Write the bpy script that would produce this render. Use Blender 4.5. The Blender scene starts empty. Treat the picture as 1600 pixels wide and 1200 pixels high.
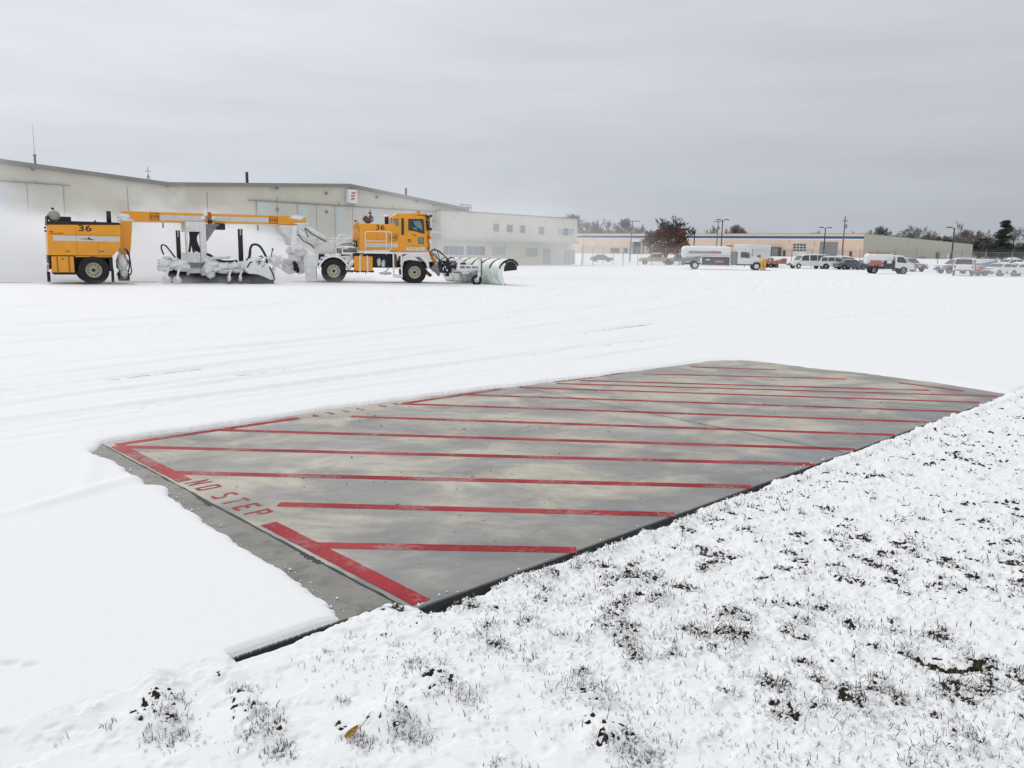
import bpy, math, random
import numpy as np
from mathutils import Vector, Matrix
R = math.radians
sc = bpy.context.scene
COL = sc.collection
rnd = random.Random(7)

# ------------------------------------------------------------------ camera
F, H, HY, SL = 1265.0, 1.6, 396.5, 0.0172
roll = math.atan(SL); pitch = math.atan((600 - HY) * math.cos(roll) / F)
fwd = Vector((0, math.cos(pitch), -math.sin(pitch)))
r0 = Vector((1, 0, 0)); u0 = r0.cross(fwd)
rt = math.cos(roll) * r0 + math.sin(roll) * u0
up = -math.sin(roll) * r0 + math.cos(roll) * u0
cam_d = bpy.data.cameras.new('camera'); cam = bpy.data.objects.new('camera', cam_d); COL.objects.link(cam)
m = Matrix((rt, up, -fwd)).transposed().to_4x4(); m.translation = Vector((0, 0, H)); cam.matrix_world = m
cam_d.sensor_width = 36; cam_d.lens = F / 1600 * 36; cam_d.clip_start = 0.05; cam_d.clip_end = 4000
sc.camera = cam

# ------------------------------------------------------------------ world, sun, exposure
SUN_EL, SUN_AZ = R(38), R(-40)
w = bpy.data.worlds.new('World'); sc.world = w; w.use_nodes = True
nt = w.node_tree; nt.nodes.clear(); N = nt.nodes.new; Lk = nt.links.new
out = N('ShaderNodeOutputWorld'); bg = N('ShaderNodeBackground'); bg.inputs[1].default_value = 1.0
sky = N('ShaderNodeTexSky'); sky.sky_type = 'NISHITA'; sky.sun_disc = False
sky.sun_elevation = SUN_EL; sky.sun_rotation = SUN_AZ
tc = N('ShaderNodeTexCoord'); sep = N('ShaderNodeSeparateXYZ'); Lk(tc.outputs['Generated'], sep.inputs[0])
ramp = N('ShaderNodeValToRGB'); Lk(sep.outputs[2], ramp.inputs[0])
cr = ramp.color_ramp
cr.elements[0].position = 0.0; cr.elements[0].color = (0.455, 0.485, 0.54, 1)
cr.elements[1].position = 1.0; cr.elements[1].color = (0.78, 0.79, 0.81, 1)
for p, c in ((0.06, (0.495, 0.524, 0.58)), (0.14, (0.565, 0.59, 0.635)), (0.30, (0.645, 0.663, 0.698)), (0.6, (0.76, 0.77, 0.785))):
    e = cr.elements.new(p); e.color = (*c, 1)
# brighter to the left, darker low on the right
mr = N('ShaderNodeMapRange'); Lk(sep.outputs[0], mr.inputs[0])
mr.inputs[1].default_value = -0.6; mr.inputs[2].default_value = 0.6; mr.inputs[3].default_value = 1.20; mr.inputs[4].default_value = 0.86
# streaky cloud structure
mp = N('ShaderNodeMapping'); mp.inputs['Scale'].default_value = (2.0, 2.0, 13.0); mp.inputs['Rotation'].default_value = (0.05, 0.12, 0)
Lk(tc.outputs['Generated'], mp.inputs[0])
nz = N('ShaderNodeTexNoise'); nz.inputs['Scale'].default_value = 1.9; nz.inputs['Detail'].default_value = 8; nz.inputs['Roughness'].default_value = 0.55
Lk(mp.outputs[0], nz.inputs[0])
mr2 = N('ShaderNodeMapRange'); Lk(nz.outputs[0], mr2.inputs[0])
mr2.inputs[1].default_value = 0.3; mr2.inputs[2].default_value = 0.7; mr2.inputs[3].default_value = 0.945; mr2.inputs[4].default_value = 1.05
mu = N('ShaderNodeMath'); mu.operation = 'MULTIPLY'; Lk(mr.outputs[0], mu.inputs[0]); Lk(mr2.outputs[0], mu.inputs[1])
vm = N('ShaderNodeVectorMath'); vm.operation = 'SCALE'; Lk(ramp.outputs[0], vm.inputs[0]); Lk(mu.outputs[0], vm.inputs['Scale'])
ns = N('ShaderNodeVectorMath'); ns.operation = 'SCALE'; ns.inputs['Scale'].default_value = 0.004; Lk(sky.outputs[0], ns.inputs[0])
ad = N('ShaderNodeVectorMath'); ad.operation = 'ADD'; Lk(vm.outputs[0], ad.inputs[0]); Lk(ns.outputs[0], ad.inputs[1])
Lk(ad.outputs[0], bg.inputs[0]); Lk(bg.outputs[0], out.inputs[0])
sd = bpy.data.lights.new('sun', 'SUN'); sd.energy = 0.95; sd.angle = R(24); sd.color = (1, 0.975, 0.94)
sun = bpy.data.objects.new('sun', sd); COL.objects.link(sun)
sdir = Vector((math.sin(SUN_AZ) * math.cos(SUN_EL), math.cos(SUN_AZ) * math.cos(SUN_EL), math.sin(SUN_EL)))
sun.rotation_euler = sdir.to_track_quat('Z', 'Y').to_euler()
sc.view_settings.view_transform = 'Standard'; sc.view_settings.look = 'None'
sc.view_settings.exposure = 0.04; sc.view_settings.gamma = 1.0; sc.view_settings.use_curve_mapping = False
cy = sc.cycles
cy.max_bounces = 14; cy.diffuse_bounces = 4; cy.glossy_bounces = 3; cy.transparent_max_bounces = 16; cy.volume_bounces = 12
cy.use_denoising = True; cy.volume_max_steps = 256; cy.volume_step_rate = 0.6

# ------------------------------------------------------------------ geometry helpers
CAM = Vector((0, 0, H))
def ray(px, py): return (fwd * F + rt * (px - 800) - up * (py - 600)).normalized()
def g(px, py, z=0.0):                       # point of the level z under a direction
    d = ray(px, py); return CAM + d * ((z - H) / d.z)
def at(px, py, depth):
    d = ray(px, py); return CAM + d * (depth / d.y)
def pl(px, py, P, n):
    d = ray(px, py); return CAM + d * ((Vector(P) - CAM).dot(n) / d.dot(n))

XF = None
class MB:
    def __init__(s): s.v = []; s.f = []; s.marks = []
    def add(s, vs, fs):
        s.marks.append((len(s.v), len(s.f))); o = len(s.v); s.v += [tuple(p) for p in vs]; s.f += [tuple(i + o for i in f) for f in fs]; return s
    def box(s, x0, x1, y0, y1, z0, z1):
        return s.add([(x0,y0,z0),(x1,y0,z0),(x1,y1,z0),(x0,y1,z0),(x0,y0,z1),(x1,y0,z1),(x1,y1,z1),(x0,y1,z1)],
                     [(0,3,2,1),(4,5,6,7),(0,1,5,4),(1,2,6,5),(2,3,7,6),(3,0,4,7)])
    def prism(s, poly, y0, y1, top=None):   # poly: (x,z) list; extruded along y
        n = len(poly); q = top or poly
        a = sum(poly[i][0]*poly[(i+1)%n][1]-poly[(i+1)%n][0]*poly[i][1] for i in range(n))
        vs = [(x, y0, z) for x, z in poly] + [(x, y1, z) for x, z in q]
        if a > 0: fs = [tuple(range(n)), tuple(range(2*n-1, n-1, -1))] + [(i, i+n, (i+1)%n+n, (i+1)%n) for i in range(n)]
        else: fs = [tuple(range(n-1, -1, -1)), tuple(range(n, 2*n))] + [(i, (i+1)%n, (i+1)%n+n, i+n) for i in range(n)]
        return s.add(vs, fs)
    def slab(s, poly, z0, z1):              # poly in (x,y), extruded in z
        n = len(poly)
        a = sum(poly[i][0]*poly[(i+1)%n][1]-poly[(i+1)%n][0]*poly[i][1] for i in range(n))
        if a < 0: poly = poly[::-1]
        return s.add([(x,y,z0) for x,y in poly] + [(x,y,z1) for x,y in poly],
                     [tuple(range(n-1,-1,-1)), tuple(range(n,2*n))] + [(i,(i+1)%n,(i+1)%n+n,i+n) for i in range(n)])
    def tube(s, pts, r, n=8, r1=None):
        s.marks.append((len(s.v), len(s.f)))
        pts = [Vector(p) for p in pts]; m = len(pts); o = len(s.v); r1 = r if r1 is None else r1
        prev = None
        for i, p in enumerate(pts):
            t = (pts[min(i+1, m-1)] - pts[max(i-1, 0)]).normalized()
            a = prev - t * prev.dot(t) if prev is not None else t.orthogonal()
            if a.length < 1e-6: a = t.orthogonal()
            a.normalize(); b = t.cross(a); prev = a
            rr = r + (r1 - r) * i / max(1, m-1)
            for k in range(n):
                an = 2*math.pi*k/n; q = p + (a*math.cos(an) + b*math.sin(an))*rr; s.v.append(tuple(q))
        for i in range(m-1):
            for k in range(n):
                s.f.append((o+i*n+k, o+i*n+(k+1)%n, o+(i+1)*n+(k+1)%n, o+(i+1)*n+k))
        s.f.append(tuple(o+k for k in range(n-1,-1,-1))); s.f.append(tuple(o+(m-1)*n+k for k in range(n)))
        return s
    def lathe_y(s, cx, cz, prof, n=32, y0=0):   # prof: (radius, y) closed profile, around the y axis
        s.marks.append((len(s.v), len(s.f)))
        o = len(s.v); m = len(prof)
        for k in range(n):
            a = 2*math.pi*k/n
            for r_, y in prof: s.v.append((cx + r_*math.cos(a), y0 + y, cz + r_*math.sin(a)))
        for k in range(n):
            for j in range(m):
                j2 = (j+1) % m; k2 = (k+1) % n
                s.f.append((o+k*m+j, o+k*m+j2, o+k2*m+j2, o+k2*m+j))
        return s
    def blob(s, c, rad, amp=0.18, seed=0, nu=20, nv=14, fr=3.0):
        s.marks.append((len(s.v), len(s.f)))
        o = len(s.v); rx, ry, rz = rad
        for j in range(nv+1):
            ph = math.pi*j/nv
            for i in range(nu):
                th = 2*math.pi*i/nu
                d = (math.sin(ph)*math.cos(th), math.sin(ph)*math.sin(th), math.cos(ph))
                k = 1 + amp*(n3(d[0]*fr+seed, d[1]*fr+seed*1.7, d[2]*fr) + 0.5*n3(d[0]*fr*2.3+seed, d[1]*fr*2.3, d[2]*fr*2.3+seed))
                s.v.append((c[0]+d[0]*rx*k, c[1]+d[1]*ry*k, c[2]+d[2]*rz*k))
        for j in range(nv):
            for i in range(nu):
                s.f.append((o+j*nu+i, o+(j+1)*nu+i, o+(j+1)*nu+(i+1)%nu, o+j*nu+(i+1)%nu))
        return s
    def build(s, name, mt, parent=None, smooth=False, bevel=0.0, loc=None, rot=None):
        if XF is not None: s.v = [tuple(XF @ Vector(p)) for p in s.v]
        me = bpy.data.meshes.new(name); me.from_pydata(s.v, [], s.f); me.update()
        if mt is not None: me.materials.append(mt)
        if smooth: me.polygons.foreach_set('use_smooth', [True]*len(me.polygons))
        o = bpy.data.objects.new(name, me); COL.objects.link(o)
        if parent is not None: o.parent = parent
        if loc is not None: o.location = loc
        if rot is not None: o.rotation_euler = rot
        if bevel > 0:
            b = o.modifiers.new('bevel', 'BEVEL'); b.width = bevel; b.segments = 2; b.limit_method = 'ANGLE'; b.angle_limit = R(40)
        return o
    def each(s, name, mt, parent=None, smooth=False, bevel=0.0):
        mk = s.marks+[(len(s.v), len(s.f))]; r_ = None
        for (a, fa), (b, fb_) in zip(mk[:-1], mk[1:]):
            t = MB(); t.v = s.v[a:b]; t.f = [tuple(i-a for i in f) for f in s.f[fa:fb_]]; r_ = t.build(name, mt, parent, smooth, bevel)
        return r_
def h3(i, j, k):
    x = math.sin(i*127.1 + j*311.7 + k*74.7) * 43758.5453; return (x - math.floor(x))*2 - 1
def n3(x, y, z):
    i, j, k = math.floor(x), math.floor(y), math.floor(z); fx, fy, fz = x-i, y-j, z-k
    fx, fy, fz = (t*t*(3-2*t) for t in (fx, fy, fz)); r_ = 0
    for a in (0, 1):
        for b in (0, 1):
            for c in (0, 1):
                r_ += h3(i+a, j+b, k+c)*(fx if a else 1-fx)*(fy if b else 1-fy)*(fz if c else 1-fz)
    return r_
def thing(name, label, cat, loc=(0,0,0), rz=0.0, group=None):
    o = bpy.data.objects.new(name, None); COL.objects.link(o); o.location = loc; o.rotation_euler = (0, 0, rz)
    o.empty_display_size = 0.2
    return tag(o, label, cat, group)
def tag(o, label, cat, group=None):
    o['label'] = label; o['category'] = cat
    if group: o['group'] = group
    return o
def kind(o, k): o['kind'] = k; return o
def kids(o): return [c for c in bpy.data.objects if c.parent == o]
def copy_tree(o, loc, rz, label, parent=None):
    c = o.copy(); COL.objects.link(c)
    if parent is None: c.location = loc; c.rotation_euler = (0, 0, rz); c['label'] = label
    else: c.parent = parent
    for k in o.children: copy_tree(k, None, None, None, c)
    return c
def text_mesh(s, size, thick=0.004):
    cu = bpy.data.curves.new('t', 'FONT'); cu.body = s; cu.size = size; cu.extrude = thick; cu.align_x = 'CENTER'; cu.align_y = 'CENTER'; cu.offset = size*0.012
    cu.resolution_u = 3
    o = bpy.data.objects.new('t', cu); COL.objects.link(o)
    dg = bpy.context.evaluated_depsgraph_get(); me = bpy.data.meshes.new_from_object(o.evaluated_get(dg))
    bpy.data.objects.remove(o); bpy.data.curves.remove(cu); return me
def lettering(s, size, mt, parent, loc, rot, name='lettering', sx=1.0):
    me = text_mesh(s, size); me.name = name; me.materials.clear(); me.materials.append(mt)
    o = bpy.data.objects.new(name, me); COL.objects.link(o); o.parent = parent
    mm = Matrix.Translation(loc) @ Matrix.Rotation(rot[0], 4, 'X') @ Matrix.Diagonal((sx, 1, 1, 1)); me.transform(XF @ mm if XF is not None else mm); return o

# ------------------------------------------------------------------ materials
def mat(name, col, rough=0.6, metal=0.0, var=0.12, scale=3.0, dirt=None, dirt_amt=0.0, dirt_scale=4.0, snow=0.0, bump=0.0, coat=0.0, spec=0.5, coords='Object'):
    m = bpy.data.materials.new(name); m.use_nodes = True; t = m.node_tree; p = t.nodes['Principled BSDF']; N = t.nodes.new; L = t.links.new
    p.inputs['Roughness'].default_value = rough; p.inputs['Metallic'].default_value = metal; p.inputs['Specular IOR Level'].default_value = spec
    if coat: p.inputs['Coat Weight'].default_value = coat; p.inputs['Coat Roughness'].default_value = 0.15
    tc = N('ShaderNodeTexCoord'); nz = N('ShaderNodeTexNoise'); nz.inputs['Scale'].default_value = scale; nz.inputs['Detail'].default_value = 6; nz.inputs['Roughness'].default_value = 0.6
    L(tc.outputs[coords], nz.inputs[0])
    mr = N('ShaderNodeMapRange'); mr.inputs[1].default_value = 0.25; mr.inputs[2].default_value = 0.75; mr.inputs[3].default_value = 1-var; mr.inputs[4].default_value = 1+var; L(nz.outputs[0], mr.inputs[0])
    sc_ = N('ShaderNodeVectorMath'); sc_.operation = 'SCALE'; sc_.inputs[0].default_value = col[:3]; L(mr.outputs[0], sc_.inputs['Scale'])
    cur = sc_.outputs[0]
    def mix(cur, col2, fac):
        mx = N('ShaderNodeMix'); mx.data_type = 'RGBA'; L(fac, mx.inputs[0]); L(cur, mx.inputs[6]); mx.inputs[7].default_value = (*col2, 1); return mx.outputs[2]
    if dirt is not None:
        n2 = N('ShaderNodeTexNoise'); n2.inputs['Scale'].default_value = dirt_scale; n2.inputs['Detail'].default_value = 8; n2.inputs['Roughness'].default_value = 0.7; L(tc.outputs[coords], n2.inputs[0])
        r2 = N('ShaderNodeMapRange'); r2.inputs[1].default_value = 0.62 - dirt_amt*0.45; r2.inputs[2].default_value = 0.75 - dirt_amt*0.3; L(n2.outputs[0], r2.inputs[0]); cur = mix(cur, dirt, r2.outputs[0])
    if snow > 0:
        ge = N('ShaderNodeNewGeometry'); sp = N('ShaderNodeSeparateXYZ'); L(ge.outputs['Normal'], sp.inputs[0])
        n4 = N('ShaderNodeTexNoise'); n4.inputs['Scale'].default_value = 5.0; n4.inputs['Detail'].default_value = 6; L(tc.outputs[coords], n4.inputs[0])
        a = N('ShaderNodeMath'); a.operation = 'MULTIPLY_ADD'; L(sp.outputs[2], a.inputs[0]); a.inputs[1].default_value = 0.35; L(n4.outputs[0], a.inputs[2])
        r4 = N('ShaderNodeMapRange'); r4.inputs[1].default_value = 0.95 - snow; r4.inputs[2].default_value = 1.02 - snow; L(a.outputs[0], r4.inputs[0]); cur = mix(cur, (0.86, 0.87, 0.88), r4.outputs[0])
        r5 = N('ShaderNodeMix'); r5.data_type = 'FLOAT'; L(r4.outputs[0], r5.inputs[0]); r5.inputs[2].default_value = rough; r5.inputs[3].default_value = 0.9; L(r5.outputs[0], p.inputs['Roughness'])
    L(cur, p.inputs['Base Color'])
    if bump:
        b = N('ShaderNodeBump'); b.inputs['Strength'].default_value = bump; b.inputs['Distance'].default_value = 0.02; L(nz.outputs[0], b.inputs['Height']); L(b.outputs[0], p.inputs['Normal'])
    return m
M = {}
M['orange'] = mat('orange_paint', (0.84, 0.345, 0.010), 0.35, var=0.08, scale=1.5, dirt=(0.62, 0.36, 0.14), dirt_amt=0.12, coat=0.3)
M['dark_orange'] = mat('dull_orange', (0.42, 0.13, 0.012), 0.5, var=0.15)
M['red_brown'] = mat('rusty_brown', (0.13, 0.05, 0.03), 0.7, var=0.3)
M['black'] = mat('black_paint', (0.010, 0.010, 0.014), 0.5, var=0.2, snow=0.0)
M['blacksnow'] = mat('black_steel_with_snow', (0.012, 0.012, 0.016), 0.5, var=0.2, snow=0.22)
M['rubber'] = mat('rubber', (0.014, 0.014, 0.017), 0.75, var=0.25, scale=6, bump=0.2)
M['rim'] = mat('cream_rim', (0.62, 0.58, 0.47), 0.5, var=0.15, scale=8, dirt=(0.2, 0.17, 0.13), dirt_amt=0.25, dirt_scale=9)
M['hole'] = mat('rim_hole', (0.03, 0.028, 0.025), 0.8)
M['silver'] = mat('bare_steel', (0.5, 0.5, 0.52), 0.35, 0.7, var=0.15)
M['greymetal'] = mat('grey_metal', (0.22, 0.22, 0.23), 0.5, 0.2, var=0.25, scale=5, snow=0.25)
M['caked'] = mat('snow_caked_metal', (0.85, 0.86, 0.87), 0.9, var=0.08, scale=4, dirt=(0.42, 0.42, 0.42), dirt_amt=0.0, dirt_scale=3.5, bump=0.8)
M['caked2'] = mat('snow_dusted_grey_metal', (0.74, 0.74, 0.72), 0.8, var=0.14, scale=5, dirt=(0.25, 0.25, 0.26), dirt_amt=0.06, snow=0.35, bump=0.4)
M['stripe'] = mat('reflective_stripe', (0.62, 0.63, 0.62), 0.4, var=0.08)
M['white'] = mat('white_paint', (0.78, 0.79, 0.78), 0.45, var=0.06, snow=0.1)
M['snow'] = mat('piled_snow', (0.88, 0.885, 0.89), 0.9, var=0.03, scale=8, bump=0.3)
M['green'] = mat('pale_green_moldboard', (0.34, 0.60, 0.36), 0.4, var=0.2, scale=2, dirt=(0.86, 0.87, 0.87), dirt_amt=0.62, dirt_scale=1.3, snow=0.3)
M['glass'] = mat('dark_glass', (0.025, 0.04, 0.042), 0.06, var=0.3, spec=0.9)
M['greenglass'] = mat('greenish_glass', (0.16, 0.26, 0.24), 0.08, var=0.4, scale=2.5, spec=0.8)
M['red'] = mat('red_paint', (0.45, 0.03, 0.025), 0.5)
M['amber'] = mat('amber_lens', (0.75, 0.22, 0.03), 0.3)
M['yellow'] = mat('yellow_paint', (0.75, 0.42, 0.02), 0.5, snow=0.1)
# ------------------------------------------------------------------ ground frame: pad corner K, u along the kerb, v into the pad
TH = R(44.2); E1 = np.array([math.cos(TH), math.sin(TH)]); E2 = np.array([-math.sin(TH), math.cos(TH)]); K = np.array([-0.4196, 3.477])
def P2(u, v, z=0.0): return (K[0]+E1[0]*u+E2[0]*v, K[1]+E1[1]*u+E2[1]*v, z)
# truck frame
TO = np.array([-18.673, 36.201]); TA = R(31.236); TD = np.array([math.cos(TA), math.sin(TA)]); TL = np.array([-math.sin(TA), math.cos(TA)])
# far building corners (front left, front right, side back)
BA, BB, BC = np.array([18.0, 236.6]), np.array([82.3, 193.9]), np.array([161.9, 290.6])

def hsh(i, j, s):
    x = np.sin(i*127.1 + j*311.7 + s*74.7)*43758.5453; return x - np.floor(x)
def vn(x, y, s=0):
    i = np.floor(x); j = np.floor(y); fx = x-i; fy = y-j; fx = fx*fx*(3-2*fx); fy = fy*fy*(3-2*fy)
    a = hsh(i, j, s); b = hsh(i+1, j, s); c = hsh(i, j+1, s); d = hsh(i+1, j+1, s)
    return a + (b-a)*fx + (c-a)*fy + (a-b-c+d)*fx*fy
def fb(x, y, s=0, o=4):
    r_ = 0; a = 0.5
    for k in range(o): r_ = r_ + a*vn(x*2**k + 3.7*k, y*2**k - 1.9*k, s+k); a *= 0.5
    return r_/(1-0.5**o)
def ss(a, b, x): t = np.clip((x-a)/(b-a), 0, 1); return t*t*(3-2*t)
def seg_dist(x, y, A, B):
    A = np.array(A); B = np.array(B); d = B-A; t = np.clip(((x-A[0])*d[0]+(y-A[1])*d[1])/(d@d), 0, 1)
    return np.hypot(x-A[0]-t*d[0], y-A[1]-t*d[1])

# outline of the bare concrete in (u, v)
BARE = [(-0.31,-0.4),(-0.31,0.16),(-0.27,0.30),(-0.25,0.46),(-0.245,0.62),(-0.22,0.81),(-0.245,1.02),(-0.23,1.24),(-0.215,1.5),(-0.21,1.78),(-0.175,1.95),(-0.19,2.12),(-0.17,2.42),(-0.10,2.62),(-0.19,2.74),
        (-0.15,2.95),(-0.16,3.2),(-0.13,3.5),(-0.18,3.78),(-0.17,3.95),(-0.08,4.08),(0.0,4.18),(0.10,4.22),(0.4,4.24),(0.9,4.22),(1.7,4.27),(2.2,4.31),(3.1,4.26),(3.9,4.26),(4.5,4.22),(4.7,4.16),(5.4,4.14),(6.07,4.06),(6.6,4.08),
        (7.54,4.04),(8.2,4.0),(8.75,4.02),(9.15,3.86),(9.36,3.66),(9.38,3.34),(9.3,2.6),(9.42,2.0),(9.36,1.46),(9.3,0.9),(9.12,0.3),(9.05,0.05),(8.9,-0.4)]
def poly_sd(u, v, P):
    P = np.array(P); d = np.full(u.shape, 1e9); ins = np.zeros(u.shape, bool); n = len(P)
    for i in range(n):
        a = P[i]; b = P[(i+1) % n]; e = b-a; t = np.clip(((u-a[0])*e[0]+(v-a[1])*e[1])/(e@e), 0, 1)
        d = np.minimum(d, np.hypot(u-a[0]-t*e[0], v-a[1]-t*e[1]))
        c = ((a[1] > v) != (b[1] > v)) & (u < (b[0]-a[0])*(v-a[1])/(b[1]-a[1]+1e-12)+a[0]); ins ^= c
    return np.where(ins, -d, d)
def terrain(x, y):
    n1 = np.array([-(BB-BA)[1], (BB-BA)[0]]); n1 = n1/np.linalg.norm(n1)         # away from camera
    d1 = (x-BA[0])*n1[0] + (y-BA[1])*n1[1]
    n2 = np.array([-(BC-BB)[1], (BC-BB)[0]]); n2 = n2/np.linalg.norm(n2)
    d2 = (x-BB[0])*n2[0] + (y-BB[1])*n2[1]                                       # >0 on the building side
    front = ss(-34, -14, d1)*2.0
    lot = ss(-110, -50, d1)*0.25
    side = ss(-75, -20, d2)*2.0
    t = np.minimum(np.maximum(front, 0)+lot*(1-front/2), 2.0)
    t = np.where(d2 > 0, t, np.maximum(np.minimum(t, side), lot*0+side*ss(-60, 0, d1)))
    return t + ss(300, 700, y)*1.5
def pits(u, v):
    """0..1, where the grass lumps stand out of the snow"""
    big = fb(u*1.3+40, v*1.3+9, 21, 3); m_ = fb(u*11, v*11, 5, 3); s_ = vn(u*48, v*48, 9)*0.6+vn(u*85, v*85, 10)*0.4
    dens = 0.016*ss(0.35, 0.72, big)
    # quiet zone next to the left slab, scattered lumps in the lower left
    left = 1-ss(-0.5, 0.5, u - 0.2 + 0.5*(v+1.0))
    dens = dens - 0.15*left
    edge = np.exp(-((v+0.13)/0.09)**2)*ss(-0.5, 0.3, u)*0.07
    return ss(0.60-dens-edge, 0.67-dens-edge, m_*0.66+s_*0.34)
BLOBS = []   # hand placed lump clusters: (px,py,radius m)
for a in ((110,1125,.05),(145,1110,.05),(165,1145,.03),(215,1070,.06),(245,1085,.06),(262,1092,.05),(300,1042,.05),(270,1105,.07),(262,1125,.06),(285,1135,.05),(235,1160,.05),(270,1163,.06),
          (375,1085,.05),(400,1120,.04),(415,1132,.06),(425,1150,.06),(440,1180,.06),(700,1085,.07),(725,1100,.07),(640,1155,.07),(630,1140,.06),(650,1160,.06),(910,1085,.08),(940,1100,.05),(985,1170,.08),(1000,1185,.08),
          (1330,1095,.06),(1345,1105,.05),(1320,910,.10),(1160,1000,.09),(1170,840,.08),(940,985,.07),(970,1000,.08),(820,915,.10),(850,905,.07),(1220,1125,.08),(1500,1165,.07),(545,975,.05),(560,965,.05),(1035,940,.06),(1410,860,.08)):
    q = g(a[0], a[1]); d = np.array([q.x, q.y])-K; BLOBS.append((d@E1, d@E2, a[2]*1.1))
RING = np.array([g(1465, 1030).x, g(1465, 1030).y])
def snow_h(x, y, turf=False):
    u = (x-K[0])*E1[0] + (y-K[1])*E1[1]; v = (x-K[0])*E2[0] + (y-K[1])*E2[1]
    r_ = np.hypot(x, y); near = r_ < 22
    z = np.full(x.shape, 0.036) + terrain(x, y)
    z += 0.006*(fb(x*1.2, y*1.2, 3, 3)-0.5) + 0.002*(fb(x*9, y*9, 4, 2)-0.5)
    z += 0.05*(fb(x*0.05+3, y*0.08, 8, 3)-0.5)*ss(15, 45, r_)
    # tyre tracks crossing the apron, roughly along the kerb
    ap = ss(4.3, 4.6, v)
    for k, (v0, sl, dep, wd, tr) in enumerate([(4.72,.10,.010,.10,1),(5.02,.13,.008,.06,0),(5.45,.115,.016,.15,1),(6.15,.14,.010,.12,0),(6.45,.19,.012,.16,1),(7.3,.17,.016,.18,1),(8.1,.24,.012,.14,1),(8.9,.19,.018,.2,1),
                                               (10.1,.23,.016,.2,1),(10.7,.12,.016,.22,1),(12.1,.21,.02,.25,1),(13.4,.16,.02,.25,0),(15.2,.22,.025,.3,1),(17.5,.10,.03,.35,0),(20.5,.15,.03,.4,0)]):
        vc = v0 + sl*u + 0.004*u*u*(1 if k % 2 else -0.6) + 0.05*np.sin(u*0.7+k)
        d = np.abs(v-vc)/wd; gr = np.exp(-d**4)
        brk = 0.35+0.65*ss(0.35, 0.6, vn(u*0.35+k*7, v*0+k, 31))
        lug = 0.75+0.25*(np.sin(u*26/(1+k*0.12)+np.sign(v-vc)*1.2) > 0) if tr else 1.0
        rim_ = np.exp(-((d-1.35)/0.3)**2)
        z -= ap*(2.0*dep*gr*brk*lug - 0.9*dep*rim_*brk)
    for k in range(16):
        v0 = 4.9+13*hsh(k, 3, 1)**1.5; sl = 0.06+0.20*hsh(k, 5, 2); wd = 0.035+0.05*hsh(k, 7, 3)+0.006*v0; d = np.abs(v-(v0+sl*u+0.06*np.sin(u*0.5+k)))/wd
        z -= ap*(0.008+0.0012*v0)*np.exp(-d**4)*ss(0.42, 0.6, vn(u*0.22+k*5, v*0+k, 41))*(0.7+0.3*(np.sin(u*20/(1+k*.08)) > 0))
    z += 0.022*ap*(fb(u*0.6+vn(u, v, 4), v*5, 14, 3)-0.5)*ss(26, 12, r_)
    # drift ridges in front of the pad corner
    for (a, b, hh) in (((60,800),(235,745),.014),((130,770),(150,712),.012),((0,815),(180,765),.010)):
        A = g(*a); B = g(*b); z += hh*np.exp(-(seg_dist(x, y, (A.x,A.y), (B.x,B.y))/0.07)**2)
    for (px, py) in ((18,1049),(46,1052)):
        A = g(px, py); z -= 0.016*np.exp(-(((x-A.x)/0.035)**2+((y-A.y)/0.02)**2)**1.5)
    # bare concrete
    ub = u + 0.03*(vn(u*7, v*7, 50)-.5) + 0.016*(vn(u*24, v*24, 51)-.5) + 0.008*(vn(u*60, v*60, 55)-.5); vb = v + 0.05*(vn(u*5+9, v*5, 52)-.5)*ss(3, 4, v) + 0.012*(vn(u*24, v*24, 53)-.5) + 0.008*(vn(u*60, v*60, 54)-.5)
    sd_ = np.full(x.shape, 9.0); sel = (r_ < 18) & (u > -1.5) & (u < 11) & (v > -1) & (v < 6)
    sd_[sel] = poly_sd(ub[sel], vb[sel], BARE)
    soft = 0.028 + 0.10*ss(5.5, 9.5, u)
    edge = 1-np.exp(-np.clip(sd_, 0, None)/soft)
    zb = -0.03 + (z+0.03)*np.where(sd_ > 0, 0.22*ss(0, .012, sd_)+0.78*edge, 0)
    z = np.where((sd_ < 0.8) & (v - 0.12*ss(0.02, -0.10, u) > -0.02), zb, z)
    # lawn side
    v = v - 0.12*ss(0.02, -0.10, u)
    lawn = v < 0
    zl = 0.012 + terrain(x, y) + 0.024*(fb(u*3.1, v*3.1, 60, 4)-0.5) + 0.019*(fb(u*10, v*10, 61, 3)-0.5)*ss(-0.9, 0.5, u - 0.2 + 0.5*(v+1.0)) + 0.009*(np.abs(vn(u*34, v*34, 62)*2-1)-0.4)*ss(-0.9, 0.5, u - 0.2 + 0.5*(v+1.0))
    p = np.zeros(x.shape); s2 = lawn & near
    p[s2] = pits(u[s2], v[s2])
    rough = fb(u*16, v*16, 70, 2)
    for (bu, bv, br) in BLOBS:
        dd = np.hypot(u-bu, v-bv)/br; bm = np.exp(-dd**2)
        p = np.maximum(p, ss(0.45, 0.62, rough*0.6 + 0.4*vn(u*70, v*70, 120) + 0.24*bm - 0.185)*(bm > 0.25)*ss(0.25, 0.45, bm)); zl = zl + 0.02*bm
    # exposed ring (an old burrow mouth)
    dx = x-RING[0]; dy = y-RING[1]; a_ = -0.55; rx = (dx*math.cos(a_)+dy*math.sin(a_))/0.15; ry = (-dx*math.sin(a_)+dy*math.cos(a_))/0.115
    rr = np.sqrt(rx*rx+ry*ry) + 0.15*(vn(x*30, y*30, 90)-0.5)
    rp = np.exp(-((rr-0.95)/0.13)**2)*ss(0.5, -0.5, dy/0.08+0.25) + 0.7*np.exp(-(np.hypot(rx*1.3, ry*1.6+0.2)/0.35)**2)
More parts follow.
